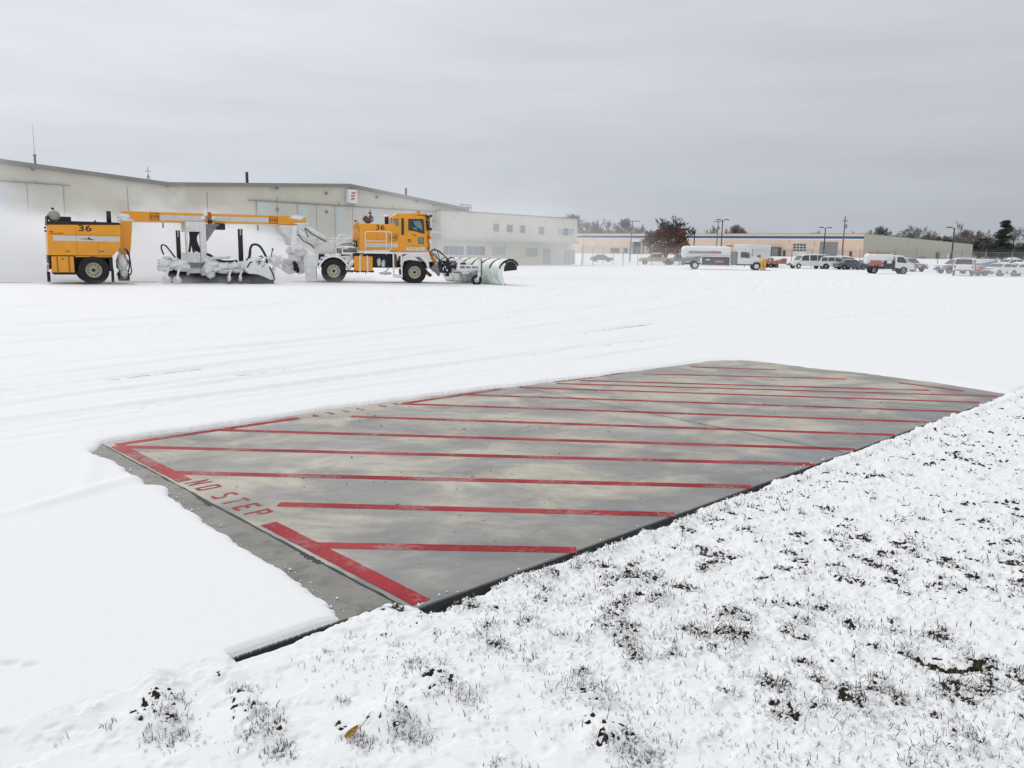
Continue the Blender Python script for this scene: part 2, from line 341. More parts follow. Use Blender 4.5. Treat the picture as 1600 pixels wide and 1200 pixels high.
    ringm = np.clip(rp, 0, 1)*ss(0.25, 0.45, rough+0.1); p = np.maximum(p, ringm)
    if not turf: zl = zl - 0.012*ringm
    rise = np.zeros(x.shape); rise[s2] = ss(0.40, 0.62, fb(u[s2]*11, v[s2]*11, 5, 3))
    zl = zl + 0.010*rise
    zl = zl - 0.014*np.exp(-np.clip(-v, 0, None)/0.22)*ss(-0.1, 0.15, u)*ss(5, 2, u)
    if turf:
        fine = vn(u*70, v*70, 110)*0.6+vn(u*150, v*150, 111)*0.4
        zt = zl - 0.020 + p*(0.000+0.035*fine) + ringm*0.012 - 0.006*(1-p)
        gwt = ss(-0.11, -0.05, v)*ss(-0.9, -0.84, u)
        return np.where(lawn, zt*(1-gwt) - 0.085*gwt, -0.085)
    zl = zl - p*0.004
    # kerb gap
    wob = 0.03*(fb(u*2.5, v*0, 80, 3)-0.5) + 0.03*(vn(u*9, v*0+3, 81)-0.5)
    gw = np.where(u > -0.85, np.where(u < -0.30, 0.034, 0.062-0.034*ss(1.0, 4.5, u)), 0.0) * np.where((u > -0.30) & (u < 0.0), 0.2, 1.0) * ss(9.3, 7.6, u)
    gap = np.exp(-(np.clip(-v, 0, None)/np.clip(gw+wob*(u > 0), 0.004, None))**2.2)*ss(-0.87, -0.84, u)
    zl = zl - 0.15*gap*np.where(gw > 0.004, 1, 0)*lawn
    zl = zl + 0.02*np.exp(-((v+0.13)/0.05)**2)*ss(0.1, 0.5, u)*(0.3+vn(u*6, v*6, 83))
    # rise of the snow at the left, where the slab edge is buried
    bl = ss(-0.06, 0.0, v) if False else 0
    z = z - 0.016*np.exp(-(np.clip(v, 0, None)/0.02)**2)*ss(-0.88, -0.82, u)
    z = np.where(lawn, zl + np.where(u < -0.84, 0.022*np.exp(-(v/0.10)**2), 0), z)
    # swept strip behind the brooms, thin cover ahead of them
    xl = (x-TO[0])*TD[0] + (y-TO[1])*TD[1]; yl = (x-TO[0])*TL[0] + (y-TO[1])*TL[1]
    wv = 0.5*(fb(xl*0.3, yl*0.5, 95, 3)-0.5)
    mk = ss(-3.0, -2.3, yl+wv)*ss(4.5, 2.8, yl+wv)*ss(9.5, 5.5, xl+wv*3)
    st = -0.012 + 0.026*fb(xl*0.25, yl*7, 96, 3)
    z = z*(1-mk) + st*mk
    mk2 = (np.exp(-((yl+2.95+wv*.3)/0.22)**2))*ss(60, 16, xl)*ss(2, 8, xl)
    z = z - 0.02*mk2*ss(0.4, 0.6, fb(xl*.3, yl*3, 97, 2))
    return z

NR1, NC = 1000, 1050
rad = np.concatenate([[0.05, 0.5, 1.0, 1.4], 1/np.linspace(1/1.7, 1/70, NR1), 70*(1200/70)**(np.arange(1, 150)/149)])
az = np.concatenate([np.linspace(-43, 43, NC), np.linspace(43, 317, 72)[1:-1]])
AZ, RR = np.meshgrid(np.radians(az), rad)
X = RR*np.sin(AZ); Y = RR*np.cos(AZ)
Z = snow_h(X.ravel(), Y.ravel()).reshape(X.shape)
nr, ncol = X.shape
def np_mesh(name, V, Fc, mt, smooth=True, col=None):
    me = bpy.data.meshes.new(name); k = Fc.shape[1]
    me.vertices.add(len(V)); me.vertices.foreach_set('co', V.astype(np.float32).ravel())
    me.loops.add(Fc.size); me.loops.foreach_set('vertex_index', Fc.astype(np.int32).ravel())
    me.polygons.add(len(Fc)); me.polygons.foreach_set('loop_start', np.arange(0, Fc.size, k, dtype=np.int32))
    me.polygons.foreach_set('loop_total', np.full(len(Fc), k, dtype=np.int32))
    me.polygons.foreach_set('use_smooth', np.full(len(Fc), smooth))
    if col is not None:
        ca = me.color_attributes.new('tint', 'FLOAT_COLOR', 'POINT'); ca.data.foreach_set('color', col.astype(np.float32).ravel())
    me.update(); me.validate()
    if mt is not None: me.materials.append(mt)
    o = bpy.data.objects.new(name, me); COL.objects.link(o); return o
ii = np.arange(nr-1)[:, None]*ncol; jj = np.arange(ncol)[None, :]; j2 = (jj+1) % ncol
Fc = np.stack([ii+jj, ii+j2, ii+ncol+j2, ii+ncol+jj], -1).reshape(-1, 4)
def snow_mat():
    m = bpy.data.materials.new('snow'); m.use_nodes = True; t = m.node_tree; p = t.nodes['Principled BSDF']; N = t.nodes.new; L = t.links.new
    p.inputs['Base Color'].default_value = (0.875, 0.885, 0.90, 1); p.inputs['Roughness'].default_value = 0.75; p.inputs['Specular IOR Level'].default_value = 0.25
    tc = N('ShaderNodeTexCoord'); n1 = N('ShaderNodeTexNoise'); n1.inputs['Scale'].default_value = 60; n1.inputs['Detail'].default_value = 5; n1.inputs['Roughness'].default_value = 0.7
    L(tc.outputs['Object'], n1.inputs[0]); b = N('ShaderNodeBump'); b.inputs['Strength'].default_value = 0.35; b.inputs['Distance'].default_value = 0.012; L(n1.outputs[0], b.inputs['Height']); L(b.outputs[0], p.inputs['Normal'])
    return m
M['ground_snow'] = snow_mat()
sg = kind(np_mesh('snow_ground', np.stack([X, Y, Z], -1).reshape(-1, 3), Fc, M['ground_snow']), 'structure')

# soil and dead turf just under the snow
def turf_mat():
    m = mat('turf', (0.030, 0.030, 0.019), 0.95, var=0.7, scale=60, dirt=(0.11, 0.085, 0.05), dirt_amt=0.3, dirt_scale=35, bump=1.0, spec=0.1); return m
M['turf'] = turf_mat()
tr = (rad[:-1] > 1.2) & (rad[:-1] < 16); ti = np.where(tr)[0]; i0, i1 = ti[0], ti[-1]+2
tx, ty = X[i0:i1, :NC], Y[i0:i1, :NC]
tz = snow_h(tx.ravel(), ty.ravel(), turf=True).reshape(tx.shape)
tu = (tx-K[0])*E1[0]+(ty-K[1])*E1[1]; tv = (tx-K[0])*E2[0]+(ty-K[1])*E2[1]
I = np.arange(i1-i0-1)[:, None]*NC; J = np.arange(NC-1)[None, :]
TF = np.stack([I+J, I+J+1, I+NC+J+1, I+NC+J], -1); TF = TF[(tv[:-1, :-1] < 0.13)].reshape(-1, 4)
us_, inv = np.unique(TF, return_inverse=True)
tV = np.stack([tx, ty, tz], -1).reshape(-1, 3)[us_]
kind(np_mesh('turf_ground', tV, inv.reshape(-1, 4), M['turf']), 'structure')

# concrete pad
def concrete():
    m = bpy.data.materials.new('wet_concrete'); m.use_nodes = True; t = m.node_tree; p = t.nodes['Principled BSDF']; N = t.nodes.new; L = t.links.new
    tc = N('ShaderNodeTexCoord'); mp = N('ShaderNodeMapping'); mp.inputs['Rotation'].default_value = (0, 0, -TH+R(25)); mp.inputs['Scale'].default_value = (0.95, 1.35, 1)
    L(tc.outputs['Object'], mp.inputs[0])
    def noise(s, d, rg, src=mp, dist=0.0):
        n = N('ShaderNodeTexNoise'); n.inputs['Scale'].default_value = s; n.inputs['Detail'].default_value = d; n.inputs['Roughness'].default_value = rg; n.inputs['Distortion'].default_value = dist; L(src.outputs[0], n.inputs[0]); return n
    big = noise(1.1, 9, 0.62, dist=0.7); med = noise(2.6, 6, 0.6); fine = noise(60, 6, 0.7); st = noise(9, 8, 0.75)
    ramp = N('ShaderNodeValToRGB'); L(big.outputs[0], ramp.inputs[0]); c = ramp.color_ramp
    c.elements[0].position = 0.40; c.elements[0].color = (0.268, 0.262, 0.248, 1); c.elements[1].position = 0.575; c.elements[1].color = (0.47, 0.435, 0.36, 1)
    e = c.elements.new(0.46); e.color = (0.31, 0.30, 0.278, 1); e = c.elements.new(0.505); e.color = (0.37, 0.35, 0.305, 1)
    def mulr(cur, nz, lo, hi, a=0.25, b=0.75):
        r_ = N('ShaderNodeMapRange'); r_.inputs[1].default_value = a; r_.inputs[2].default_value = b; r_.inputs[3].default_value = lo; r_.inputs[4].default_value = hi; L(nz.outputs[0], r_.inputs[0])
        s = N('ShaderNodeVectorMath'); s.operation = 'SCALE'; L(cur, s.inputs[0]); L(r_.outputs[0], s.inputs['Scale']); return s.outputs[0]
    cur = mulr(ramp.outputs[0], med, 0.80, 1.2); cur = mulr(cur, fine, 0.84, 1.16); cur = mulr(cur, st, 0.82, 1.15)
    sx = N('ShaderNodeVectorMath'); sx.operation = 'DOT_PRODUCT'; L(tc.outputs['Object'], sx.inputs[0]); sx.inputs[1].default_value = (E2[0], E2[1], 0)
    wz = noise(1.6, 6, 0.6); ws = N('ShaderNodeMath'); ws.operation = 'MULTIPLY_ADD'; L(wz.outputs[0], ws.inputs[0]); ws.inputs[1].default_value = 2.6; L(sx.outputs['Value'], ws.inputs[2])
    k0 = float(K[0]*E2[0]+K[1]*E2[1]); wr = N('ShaderNodeMapRange'); wr.interpolation_type = 'SMOOTHSTEP'; wr.inputs[1].default_value = k0+2.15; wr.inputs[2].default_value = k0+1.35; L(ws.outputs[0], wr.inputs[0])
    wm = N('ShaderNodeMix'); wm.data_type = 'RGBA'; wf = N('ShaderNodeMath'); wf.operation = 'MULTIPLY'; wf.inputs[1].default_value = 0.62; L(wr.outputs[0], wf.inputs[0]); L(wf.outputs[0], wm.inputs[0]); L(cur, wm.inputs[6]); wm.inputs[7].default_value = (0.125, 0.138, 0.15, 1); cur = wm.outputs[2]
    # dark specks and scratches (rubber, debris)
    mp2 = N('ShaderNodeMapping'); mp2.inputs['Rotation'].default_value = (0, 0, R(46)); mp2.inputs['Scale'].default_value = (3, 30, 1); L(tc.outputs['Object'], mp2.inputs[0])
    sp = noise(2.2, 6, 0.8, mp2); r_ = N('ShaderNodeMapRange'); r_.inputs[1].default_value = 0.62; r_.inputs[2].default_value = 0.72; r_.inputs[4].default_value = 0.6; L(sp.outputs[0], r_.inputs[0])
    mp3 = N('ShaderNodeMapping'); mp3.inputs['Scale'].default_value = (1, 1, 1); L(tc.outputs['Object'], mp3.inputs[0])
    vo = N('ShaderNodeTexVoronoi'); vo.inputs['Scale'].default_value = 7; L(mp3.outputs[0], vo.inputs[0])
    r3 = N('ShaderNodeMapRange'); r3.inputs[1].default_value = 0.075; r3.inputs[2].default_value = 0.045; L(vo.outputs['Distance'], r3.inputs[0])
    sel = noise(3.0, 2, 0.5, mp3); r4 = N('ShaderNodeMapRange'); r4.inputs[1].default_value = 0.60; r4.inputs[2].default_value = 0.64; L(sel.outputs[0], r4.inputs[0])
    mm = N('ShaderNodeMath'); mm.operation = 'MULTIPLY'; L(r3.outputs[0], mm.inputs[0]); L(r4.outputs[0], mm.inputs[1])
    mx0 = N('ShaderNodeMath'); mx0.operation = 'MAXIMUM'; L(r_.outputs[0], mx0.inputs[0]); L(mm.outputs[0], mx0.inputs[1])
    m8 = N('ShaderNodeMath'); m8.operation = 'MULTIPLY'; m8.inputs[1].default_value = 0.75; L(mx0.outputs[0], m8.inputs[0])
    mx = N('ShaderNodeMix'); mx.data_type = 'RGBA'; L(m8.outputs[0], mx.inputs[0]); L(cur, mx.inputs[6]); mx.inputs[7].default_value = (0.035, 0.037, 0.04, 1)
    L(mx.outputs[2], p.inputs['Base Color'])
    # wet film: smoother where the water stands
    wet = noise(0.9, 5, 0.6, dist=0.8); rw = N('ShaderNodeMapRange'); rw.inputs[1].default_value = 0.38; rw.inputs[2].default_value = 0.62; rw.inputs[3].default_value = 0.42; rw.inputs[4].default_value = 0.80; L(wet.outputs[0], rw.inputs[0]); rq = N('ShaderNodeMath'); rq.operation = 'MULTIPLY_ADD'; L(wr.outputs[0], rq.inputs[0]); rq.inputs[1].default_value = -0.16; L(rw.outputs[0], rq.inputs[2]); L(rq.outputs[0], p.inputs['Roughness'])
    p.inputs['Specular IOR Level'].default_value = 0.6
    b = N('ShaderNodeBump'); b.inputs['Strength'].default_value = 0.25; b.inputs['Distance'].default_value = 0.004; L(fine.outputs[0], b.inputs['Height']); L(b.outputs[0], p.inputs['Normal'])
    return m, cur
M['concrete'], _ = concrete()
def uvslab(u0, u1, v0, v1, z0, z1, mb=None):
    mb = mb or MB(); return mb.slab([P2(u0,v0)[:2], P2(u1,v0)[:2], P2(u1,v1)[:2], P2(u0,v1)[:2]], z0, z1)
M['concrete2'] = mat('weathered_concrete', (0.225, 0.212, 0.19), .6, var=.2, scale=2.2, dirt=(.12,.12,.11), dirt_amt=.3, dirt_scale=7, bump=.3)
pad = kind(uvslab(-0.038, 14, 0.0, 9, -0.16, 0.0).build('concrete_pad', M['concrete']), 'structure')
kind(uvslab(-8, -0.040, 0.12, 9, -0.16, 0.0).build('concrete_apron', M['concrete2']), 'structure')
M['joint'] = mat('joint_filler', (0.02, 0.022, 0.024), 0.6, var=0.4, scale=20, spec=0.3)
M['wetedge'] = mat('wet_slab_edge', (0.02, 0.024, 0.027), 0.6, var=0.4, scale=12, bump=0.5)
mb = MB()
rj = random.Random(3)
def wob_line(mb, a, b, wd, z, n=60, amp=0.006, wv=0.4):
    a = np.array(a); b = np.array(b); t_ = (b-a)/np.linalg.norm(b-a); nn_ = np.array([-t_[1], t_[0]]); L_, R_ = [], []
    for i in range(n+1):
        c = a+(b-a)*i/n + nn_*rj.uniform(-amp, amp); w_ = wd/2*(1+rj.uniform(-wv, wv)); L_.append(P2(*(c+nn_*w_), z)); R_.append(P2(*(c-nn_*w_), z))
    mb.add(L_+R_, [(i, i+1+0, n+1+i+1, n+1+i) for i in range(n)])
wob_line(mb, (-0.035, 0.02), (-0.02, 4.2), 0.016, 0.0012, amp=0.003)
wob_line(mb, (-0.05, 2.05), (-0.035, 2.3), 0.03, 0.0016, n=14, amp=0.008, wv=.7); wob_line(mb, (-0.04, 0.75), (-0.04, 0.95), 0.035, 0.0016, n=14, amp=0.008, wv=.7)
wob_line(mb, (4.50, 0.02), (4.72, 4.16), 0.010, 0.0012, amp=0.002)
mb.build('slab_joint', M['joint'], pad)
mb = MB(); uvslab(-0.036, 9.4, -0.008, -0.001, -0.15, -0.010, mb); uvslab(-0.95, -0.04, 0.111, 0.119, -0.15, -0.006, mb); mb.build('slab_edge', M['wetedge'], pad)

# painted markings
def paint_mat():
    m = bpy.data.materials.new('worn_red_paint'); m.use_nodes = True; t = m.node_tree; p = t.nodes['Principled BSDF']; N = t.nodes.new; L = t.links.new
    tc = N('ShaderNodeTexCoord'); a = N('ShaderNodeTexNoise'); a.inputs['Scale'].default_value = 1.3; a.inputs['Detail'].default_value = 4; L(tc.outputs['Object'], a.inputs[0])
    ramp = N('ShaderNodeValToRGB'); L(a.outputs[0], ramp.inputs[0]); c = ramp.color_ramp
    c.elements[0].position = 0.35; c.elements[0].color = (0.27, 0.014, 0.024, 1); c.elements[1].position = 0.68; c.elements[1].color = (0.42, 0.055, 0.06, 1); e = c.elements.new(0.5); e.color = (0.35, 0.022, 0.033, 1)
    b = N('ShaderNodeTexNoise'); b.inputs['Scale'].default_value = 22; b.inputs['Detail'].default_value = 8; b.inputs['Roughness'].default_value = 0.75; L(tc.outputs['Object'], b.inputs[0])
    b2 = N('ShaderNodeTexNoise'); b2.inputs['Scale'].default_value = 2.4; b2.inputs['Detail'].default_value = 3; L(tc.outputs['Object'], b2.inputs[0])
    ma = N('ShaderNodeMath'); ma.operation = 'ADD'; L(b.outputs[0], ma.inputs[0]); L(b2.outputs[0], ma.inputs[1])
    r_ = N('ShaderNodeMapRange'); r_.inputs[1].default_value = 1.02; r_.inputs[2].default_value = 1.20; r_.inputs[4].default_value = 0.8; L(ma.outputs[0], r_.inputs[0])
    mx = N('ShaderNodeMix'); mx.data_type = 'RGBA'; L(r_.outputs[0], mx.inputs[0]); L(ramp.outputs[0], mx.inputs[6]); mx.inputs[7].default_value = (0.36, 0.22, 0.20, 1)
    L(mx.outputs[2], p.inputs['Base Color']); p.inputs['Roughness'].default_value = 0.6; p.inputs['Specular IOR Level'].default_value = 0.15
    return m
M['redpaint'] = paint_mat()
def strip(mb, a, b, wd, z=0.0012, seg=0.06, wd2=None):
    a = np.array(a, float); b = np.array(b, float); L = np.linalg.norm(b-a); n = max(2, int(L/seg)); t_ = (b-a)/L; q = np.array([-t_[1], t_[0]]); l1, l2 = [], []; wd2 = wd2 or wd
    for i in range(n+1):
        c = a+(b-a)*i/n; ww = (wd+(wd2-wd)*i/n)/2
        l1.append(P2(*(c+q*(ww+rj.uniform(-.0022, .0022))), z)); l2.append(P2(*(c-q*(ww+rj.uniform(-.0022, .0022))), z))
    mb.add(l2+l1, [(i, i+1, n+1+i+1, n+1+i) for i in range(n)])
mb = MB()
SW = 0.092
for k, (a, b) in enumerate([((0.06,1.02),(1.10,0.0)),((0.28,1.80),(2.03,0.0)),((0.06,2.98),(2.97,0.0)),((0.06,4.02),(3.93,0.0)),((0.92,4.13),(4.70,0.0)),((2.17,3.88),(5.56,0.0)),((2.95,4.12),(6.47,0.0)),((3.84,4.14),(7.33,0.0)),
                            ((4.70,4.1),(8.15,0.05)),((5.28,4.02),(8.80,0.05)),((5.70,4.0),(8.6,0.75)),((6.85,3.86),(8.7,1.85)),((8.0,3.86),(8.75,2.9))]):
    strip(mb, a, b, SW if k < 3 else SW*0.97, wd2=SW*1.0)
mb.build('painted_stripes', M['redpaint'], pad)
mb = MB()
strip(mb, (0.055,0.03), (0.055,1.50), 0.10, 0.0022); strip(mb, (0.055,2.70), (0.055,4.05), 0.10, 0.0022)
strip(mb, (0.06,4.10), (1.74,4.13), 0.09, 0.0022); strip(mb, (2.98,4.12), (4.42,4.15), 0.085, 0.0022)
strip(mb, (8.9,0.45), (8.95,1.25), 0.09, 0.0022); strip(mb, (5.35,4.12),(6.7,4.08),.06,0.0022)
mb.build('painted_border', M['redpaint'], pad)
# stencil letters: strokes in a 0.62 x 1 box, with the stencil's bridges left open
GL = {'N': [[(0,0),(.15,0),(.15,1),(0,1)], [(.47,0),(.62,0),(.62,1),(.47,1)], [(.17,.93),(.17,.62),(.45,.07),(.45,.38)]],
      'O': [[(.0,.12),(.08,.0),(.29,.0),(.29,.15),(.15,.18),(.15,.82),(.29,.85),(.29,1),(.08,1),(0,.88)], [(.33,0),(.54,0),(.62,.12),(.62,.88),(.54,1),(.33,1),(.33,.85),(.47,.82),(.47,.18),(.33,.15)]],
      'S': [[(.05,.0),(.29,.0),(.29,.15),(.05,.15)], [(.33,0),(.5,0),(.62,.12),(.62,.42),(.33,.6),(.33,.44),(.47,.36),(.47,.18),(.33,.15)], [(.29,.46),(.29,.62),(.15,.68),(.15,.82),(.29,.85),(.29,1),(.1,1),(0,.9),(0,.6)], [(.33,.85),(.58,.85),(.58,1),(.33,1)]],
      'T': [[(0,.85),(.29,.85),(.29,1),(0,1)], [(.33,.85),(.62,.85),(.62,1),(.33,1)], [(.235,0),(.385,0),(.385,.81),(.235,.81)]],
      'E': [[(0,0),(.15,0),(.15,1),(0,1)], [(.19,.85),(.6,.85),(.6,1),(.19,1)], [(.19,.43),(.5,.43),(.5,.58),(.19,.58)], [(.19,0),(.6,0),(.6,.15),(.19,.15)]],
      'P': [[(0,0),(.15,0),(.15,1),(0,1)], [(.19,.85),(.45,.85),(.48,.78),(.48,.62),(.45,.56),(.19,.56),(.19,.42),(.5,.42),(.62,.54),(.62,.88),(.52,1),(.19,1)]]}
def stencil(word, u0, v0, du, dv, h, adv, parent):
    """du,dv: unit (u,v) writing direction; letters stand to the left of it"""
    mb = MB(); x = 0.0
    for chx in word:
        if chx == ' ': x += adv*0.55; continue
        for poly in GL[chx]:
            pts = []
            for (a, b) in poly:
                s = x+a*h*0.78; tt = b*h; pts.append(P2(u0+du*s-dv*tt, v0+dv*s+du*tt)[:2])
            mb.slab(pts, 0.0005, 0.0022)
        x += adv
    return mb.build('stencil_lettering', M['redpaint'], parent)
stencil('NO STEP', 0.025, 2.64, 0, -1, 0.165, 0.158, pad)
stencil('NO STEP', 2.93, 4.20, -1, 0, 0.115, 0.178, pad)

# swept pavement under the blowing snow
M['pave'] = mat('swept_pavement', (0.36, 0.365, 0.37), 0.8, var=0.15, scale=0.6, dirt=(0.62, 0.63, 0.64), dirt_amt=0.4, dirt_scale=0.8)
q = [TO + TD*a + TL*b for a, b in ((-70, -3.4), (12, -3.4), (12, 5), (-70, 5))]
kind(MB().slab([tuple(p) for p in q], -0.05, 0.0).build('swept_pavement', M['pave']), 'structure')

# grass blades
def blades():
    n = 520000; rs = np.random.RandomState(5)
    # sample uniformly on the ground seen by a walker: density falls with distance
    rr = 1.6/np.sqrt(rs.uniform((1.6/14)**2, 1, n)); aa = np.radians(rs.uniform(-44, 44, n)); x = rr*np.sin(aa); y = rr*np.cos(aa)
    u = (x-K[0])*E1[0]+(y-K[1])*E1[1]; v = (x-K[0])*E2[0]+(y-K[1])*E2[1]; ok = (v < -0.05)
    x, y, u, v, rr = x[ok], y[ok], u[ok], v[ok], rr[ok]
    off = rs.normal(0, 0.018, (4, len(x))); p = np.zeros(len(x))
    for k in range(3): p = np.maximum(p, pits(u+off[k]*(k > 0), v+off[3-k]*(k > 0)))
    patch = ss(0.45, 0.7, fb(u*2.2, v*2.2, 33, 3))
    left = ss(-0.9, 0.6, u - 0.2 + 0.5*(v+1.0))
    bl = np.zeros(len(x))
    for (bu, bv, br) in BLOBS: bl = np.maximum(bl, np.exp(-(np.hypot(u-bu, v-bv)/br)**2))
    dxr = np.hypot(x-RING[0], (y-RING[1]))
    prob = 0.62*p + 0.09*patch*left + 0.034*left + 0.30*bl**2 + 0.3*np.exp(-((dxr-0.12)/0.05)**2)
    ok = rs.uniform(0, 1, len(x)) < prob
    x, y, rr, p, bl = x[ok], y[ok], rr[ok], p[ok], bl[ok]; n = len(x)
    z = snow_h(x, y) - 0.006
    L = rs.uniform(0.012, 0.042, n)*(1+0.25*(rs.uniform(0, 1, n) > 0.93)); an = rs.uniform(0, 2*np.pi, n); ln = rs.uniform(0.1, 1.15, n)
    wd = rs.uniform(0.0010, 0.0019, n)*np.clip(rr/3.0, 1, 2.2)
    dx, dy = np.cos(an)*np.sin(ln), np.sin(an)*np.sin(ln); dz = np.cos(ln)
    an2 = rs.uniform(0, 2*np.pi, n); wx, wy = np.cos(an2)*wd, np.sin(an2)*wd
    b = np.stack([x, y, z], -1); d = np.stack([dx, dy, dz], -1)*L[:, None]; ww = np.stack([wx, wy, 0*wx], -1)
    mid = b+d*0.55; mid[:, 2] += 0.12*L; tip = b+d; tip[:, 2] -= 0.12*L
    V = np.stack([b-ww, b+ww, mid+ww*.8, mid-ww*.8, tip+ww*.15, tip-ww*.15], 1).reshape(-1, 3)
    o = np.arange(n)[:, None]*6; Fc = np.concatenate([o+np.array([0,1,2,3]), o+np.array([3,2,4,5])], 0)
    pal = np.array([(0.16,0.14,0.10),(0.06,0.065,0.035),(0.05,0.06,0.03),(0.24,0.20,0.12),(0.15,0.12,0.07),(0.035,0.035,0.022),(0.5,0.5,0.47)])
    pick = rs.choice(7, n, p=[.2,.2,.17,.11,.12,.12,.08]); c = pal[pick]; c = c*rs.uniform(.7, 1.3, (n, 1))
    cc = np.repeat(c[:, None, :], 6, 1); sn = rs.uniform(0, 1, n) < 0.35; cc[sn, 3:] = cc[sn, 3:]*0.5+0.4
    col = np.concatenate([cc.reshape(-1, 3), np.ones((n*6, 1))], 1)
    m = bpy.data.materials.new('grass_blades'); m.use_nodes = True; pr = m.node_tree.nodes['Principled BSDF']; pr.inputs['Roughness'].default_value = 0.8; pr.inputs['Specular IOR Level'].default_value = 0.2
    at_ = m.node_tree.nodes.new('ShaderNodeAttribute'); at_.attribute_name = 'tint'; m.node_tree.links.new(at_.outputs['Color'], pr.inputs['Base Color'])
    kind(np_mesh('grass', V, Fc, m, smooth=False, col=col), 'stuff')
    # snow crumbs caught between the blades
    xs, ys = x[::3]+rs.normal(0, .012, len(x[::3])), y[::3]+rs.normal(0, .012, len(x[::3])); zs = snow_h(xs, ys)
    ico = np.array([(1,0,0),(-1,0,0),(0,1,0),(0,-1,0),(0,0,1),(0,0,-1)]); fc = np.array([(0,2,4),(2,1,4),(1,3,4),(3,0,4),(2,0,5),(1,2,5),(3,1,5),(0,3,5)])
    s = rs.uniform(0.003, 0.009, len(xs)); V = (np.stack([xs, ys, zs+0.006], -1)[:, None, :] + ico[None]*s[:, None, None]*rs.uniform(.6, 1.3, (len(xs), 6, 1))).reshape(-1, 3)
    Fc = (np.arange(len(xs))[:, None, None]*6 + fc[None]).reshape(-1, 3)
    kind(np_mesh('snow_crumbs', V, Fc, M['ground_snow'], smooth=True), 'stuff')
blades()

# grit on the slab and crumbs of snow along its edges
def scatter():
    rs = np.random.RandomState(12); ico = np.array([(1,0,0),(-1,0,0),(0,1,0),(0,-1,0),(0,0,1),(0,0,-1)]); fc = np.array([(0,2,4),(2,1,4),(1,3,4),(3,0,4),(2,0,5),(1,2,5),(3,1,5),(0,3,5)])
    u = rs.uniform(-.2, 8.9, 900); v = rs.uniform(.1, 4.1, 900); keep = fb(u*1.4, v*1.4, 200, 3) > rs.uniform(.35, .85, 900); u, v = u[keep], v[keep]
    s = rs.gamma(2.0, .0009, len(u))+.0010; P_ = np.stack([K[0]+E1[0]*u+E2[0]*v, K[1]+E1[1]*u+E2[1]*v, s*.3], -1); an = rs.uniform(0, 6.28, len(u))
    sh = ico[None]*np.stack([s*rs.uniform(1, 4.5, len(u)), s, s*.5], -1)[:, None, :]; ca, sa = np.cos(an)[:, None], np.sin(an)[:, None]; sh = np.stack([sh[..., 0]*ca-sh[..., 1]*sa, sh[..., 0]*sa+sh[..., 1]*ca, sh[..., 2]], -1)
    kind(np_mesh('grit', (P_[:, None]+sh).reshape(-1, 3), (np.arange(len(u))[:, None, None]*6+fc[None]).reshape(-1, 3), M['joint']), 'stuff')
    B = np.array(BARE); n = 260; k = rs.randint(1, len(B)-1, n); t = rs.uniform(0, 1, n)[:, None]; q = B[k]*(1-t)+B[np.minimum(k+1, len(B)-1)]*t; c = np.array([4.4, 2.1]); d = c-q; d /= np.linalg.norm(d, axis=1)[:, None]; q = q+d*np.abs(rs.normal(0, .035, n))[:, None]+rs.normal(0, .008, (n, 2))
    q2 = np.stack([rs.uniform(0, 9, 70), np.abs(rs.normal(0, .03, 70))+.004], -1); q = np.concatenate([q[q[:, 1] > .14], q2]); n = len(q); s = rs.gamma(2.0, .0016, n)+.001
    P_ = np.stack([K[0]+E1[0]*q[:, 0]+E2[0]*q[:, 1], K[1]+E1[1]*q[:, 0]+E2[1]*q[:, 1], s*.5], -1); V = (P_[:, None]+ico[None]*s[:, None, None]*rs.uniform(.6, 1.3, (n, 6, 1))).reshape(-1, 3)
    kind(np_mesh('snow_crumbs', V, (np.arange(n)[:, None, None]*6+fc[None]).reshape(-1, 3), M['ground_snow']), 'stuff')
scatter()

# fallen leaf and clod of turf
M['leaf'] = mat('yellow_leaf', (0.50, 0.30, 0.03), 0.5, var=0.35, scale=60, dirt=(0.16, 0.07, 0.02), dirt_amt=0.45, dirt_scale=50)
M['stem'] = mat('leaf_stem', (0.20, 0.15, 0.07), 0.7)
A = g(549, 1152, 0.02); B = g(561, 1143, 0.02); C_ = g(575, 1120, 0.05)
lf = thing('fallen_leaf', 'curled yellow leaf with a thin stem lying on smooth snow', 'leaf', (A.x, A.y, snow_h(np.array([A.x]), np.array([A.y]))[0]))
mb = MB(); Lx = 0.062; nseg = 12; d = (B-A); an = math.atan2(d.y, d.x)
rows = []
for i in range(nseg+1):
    t_ = i/nseg; wv = 0.013*math.sin(math.pi*(0.12+0.88*t_)**1.0)**0.8*(1 if t_ < 0.85 else 0.7)+0.0015; row = []
    for j in range(9):
        s = (j-4)/4; a2 = s*1.35; yy = math.sin(a2)*wv; zz = 0.018-math.cos(a2)*wv*0.95+0.008*t_; xx = -0.026+t_*Lx
        row.append((xx*math.cos(an)-yy*math.sin(an), xx*math.sin(an)+yy*math.cos(an), zz+0.004))
    rows.append(row)
vs = [p for r_ in rows for p in r_]; fs = [(i*9+j, i*9+j+1, (i+1)*9+j+1, (i+1)*9+j) for i in range(nseg) for j in range(8)]
mb.add(vs, fs); o = mb.build('blade', M['leaf'], lf, smooth=True); so = o.modifiers.new('s', 'SOLIDIFY'); so.thickness = 0.0008
S0 = Vector((math.cos(an)*0.034, math.sin(an)*0.034, 0.016))
MB().tube([S0, S0+Vector((.012,.016,.008)), S0+Vector((.022,.034,.012)), S0+Vector((.026,.056,.020)), S0+Vector((.036,.07,.022))], 0.0013, 6, 0.0008).build('stem', M['stem'], lf, smooth=True)
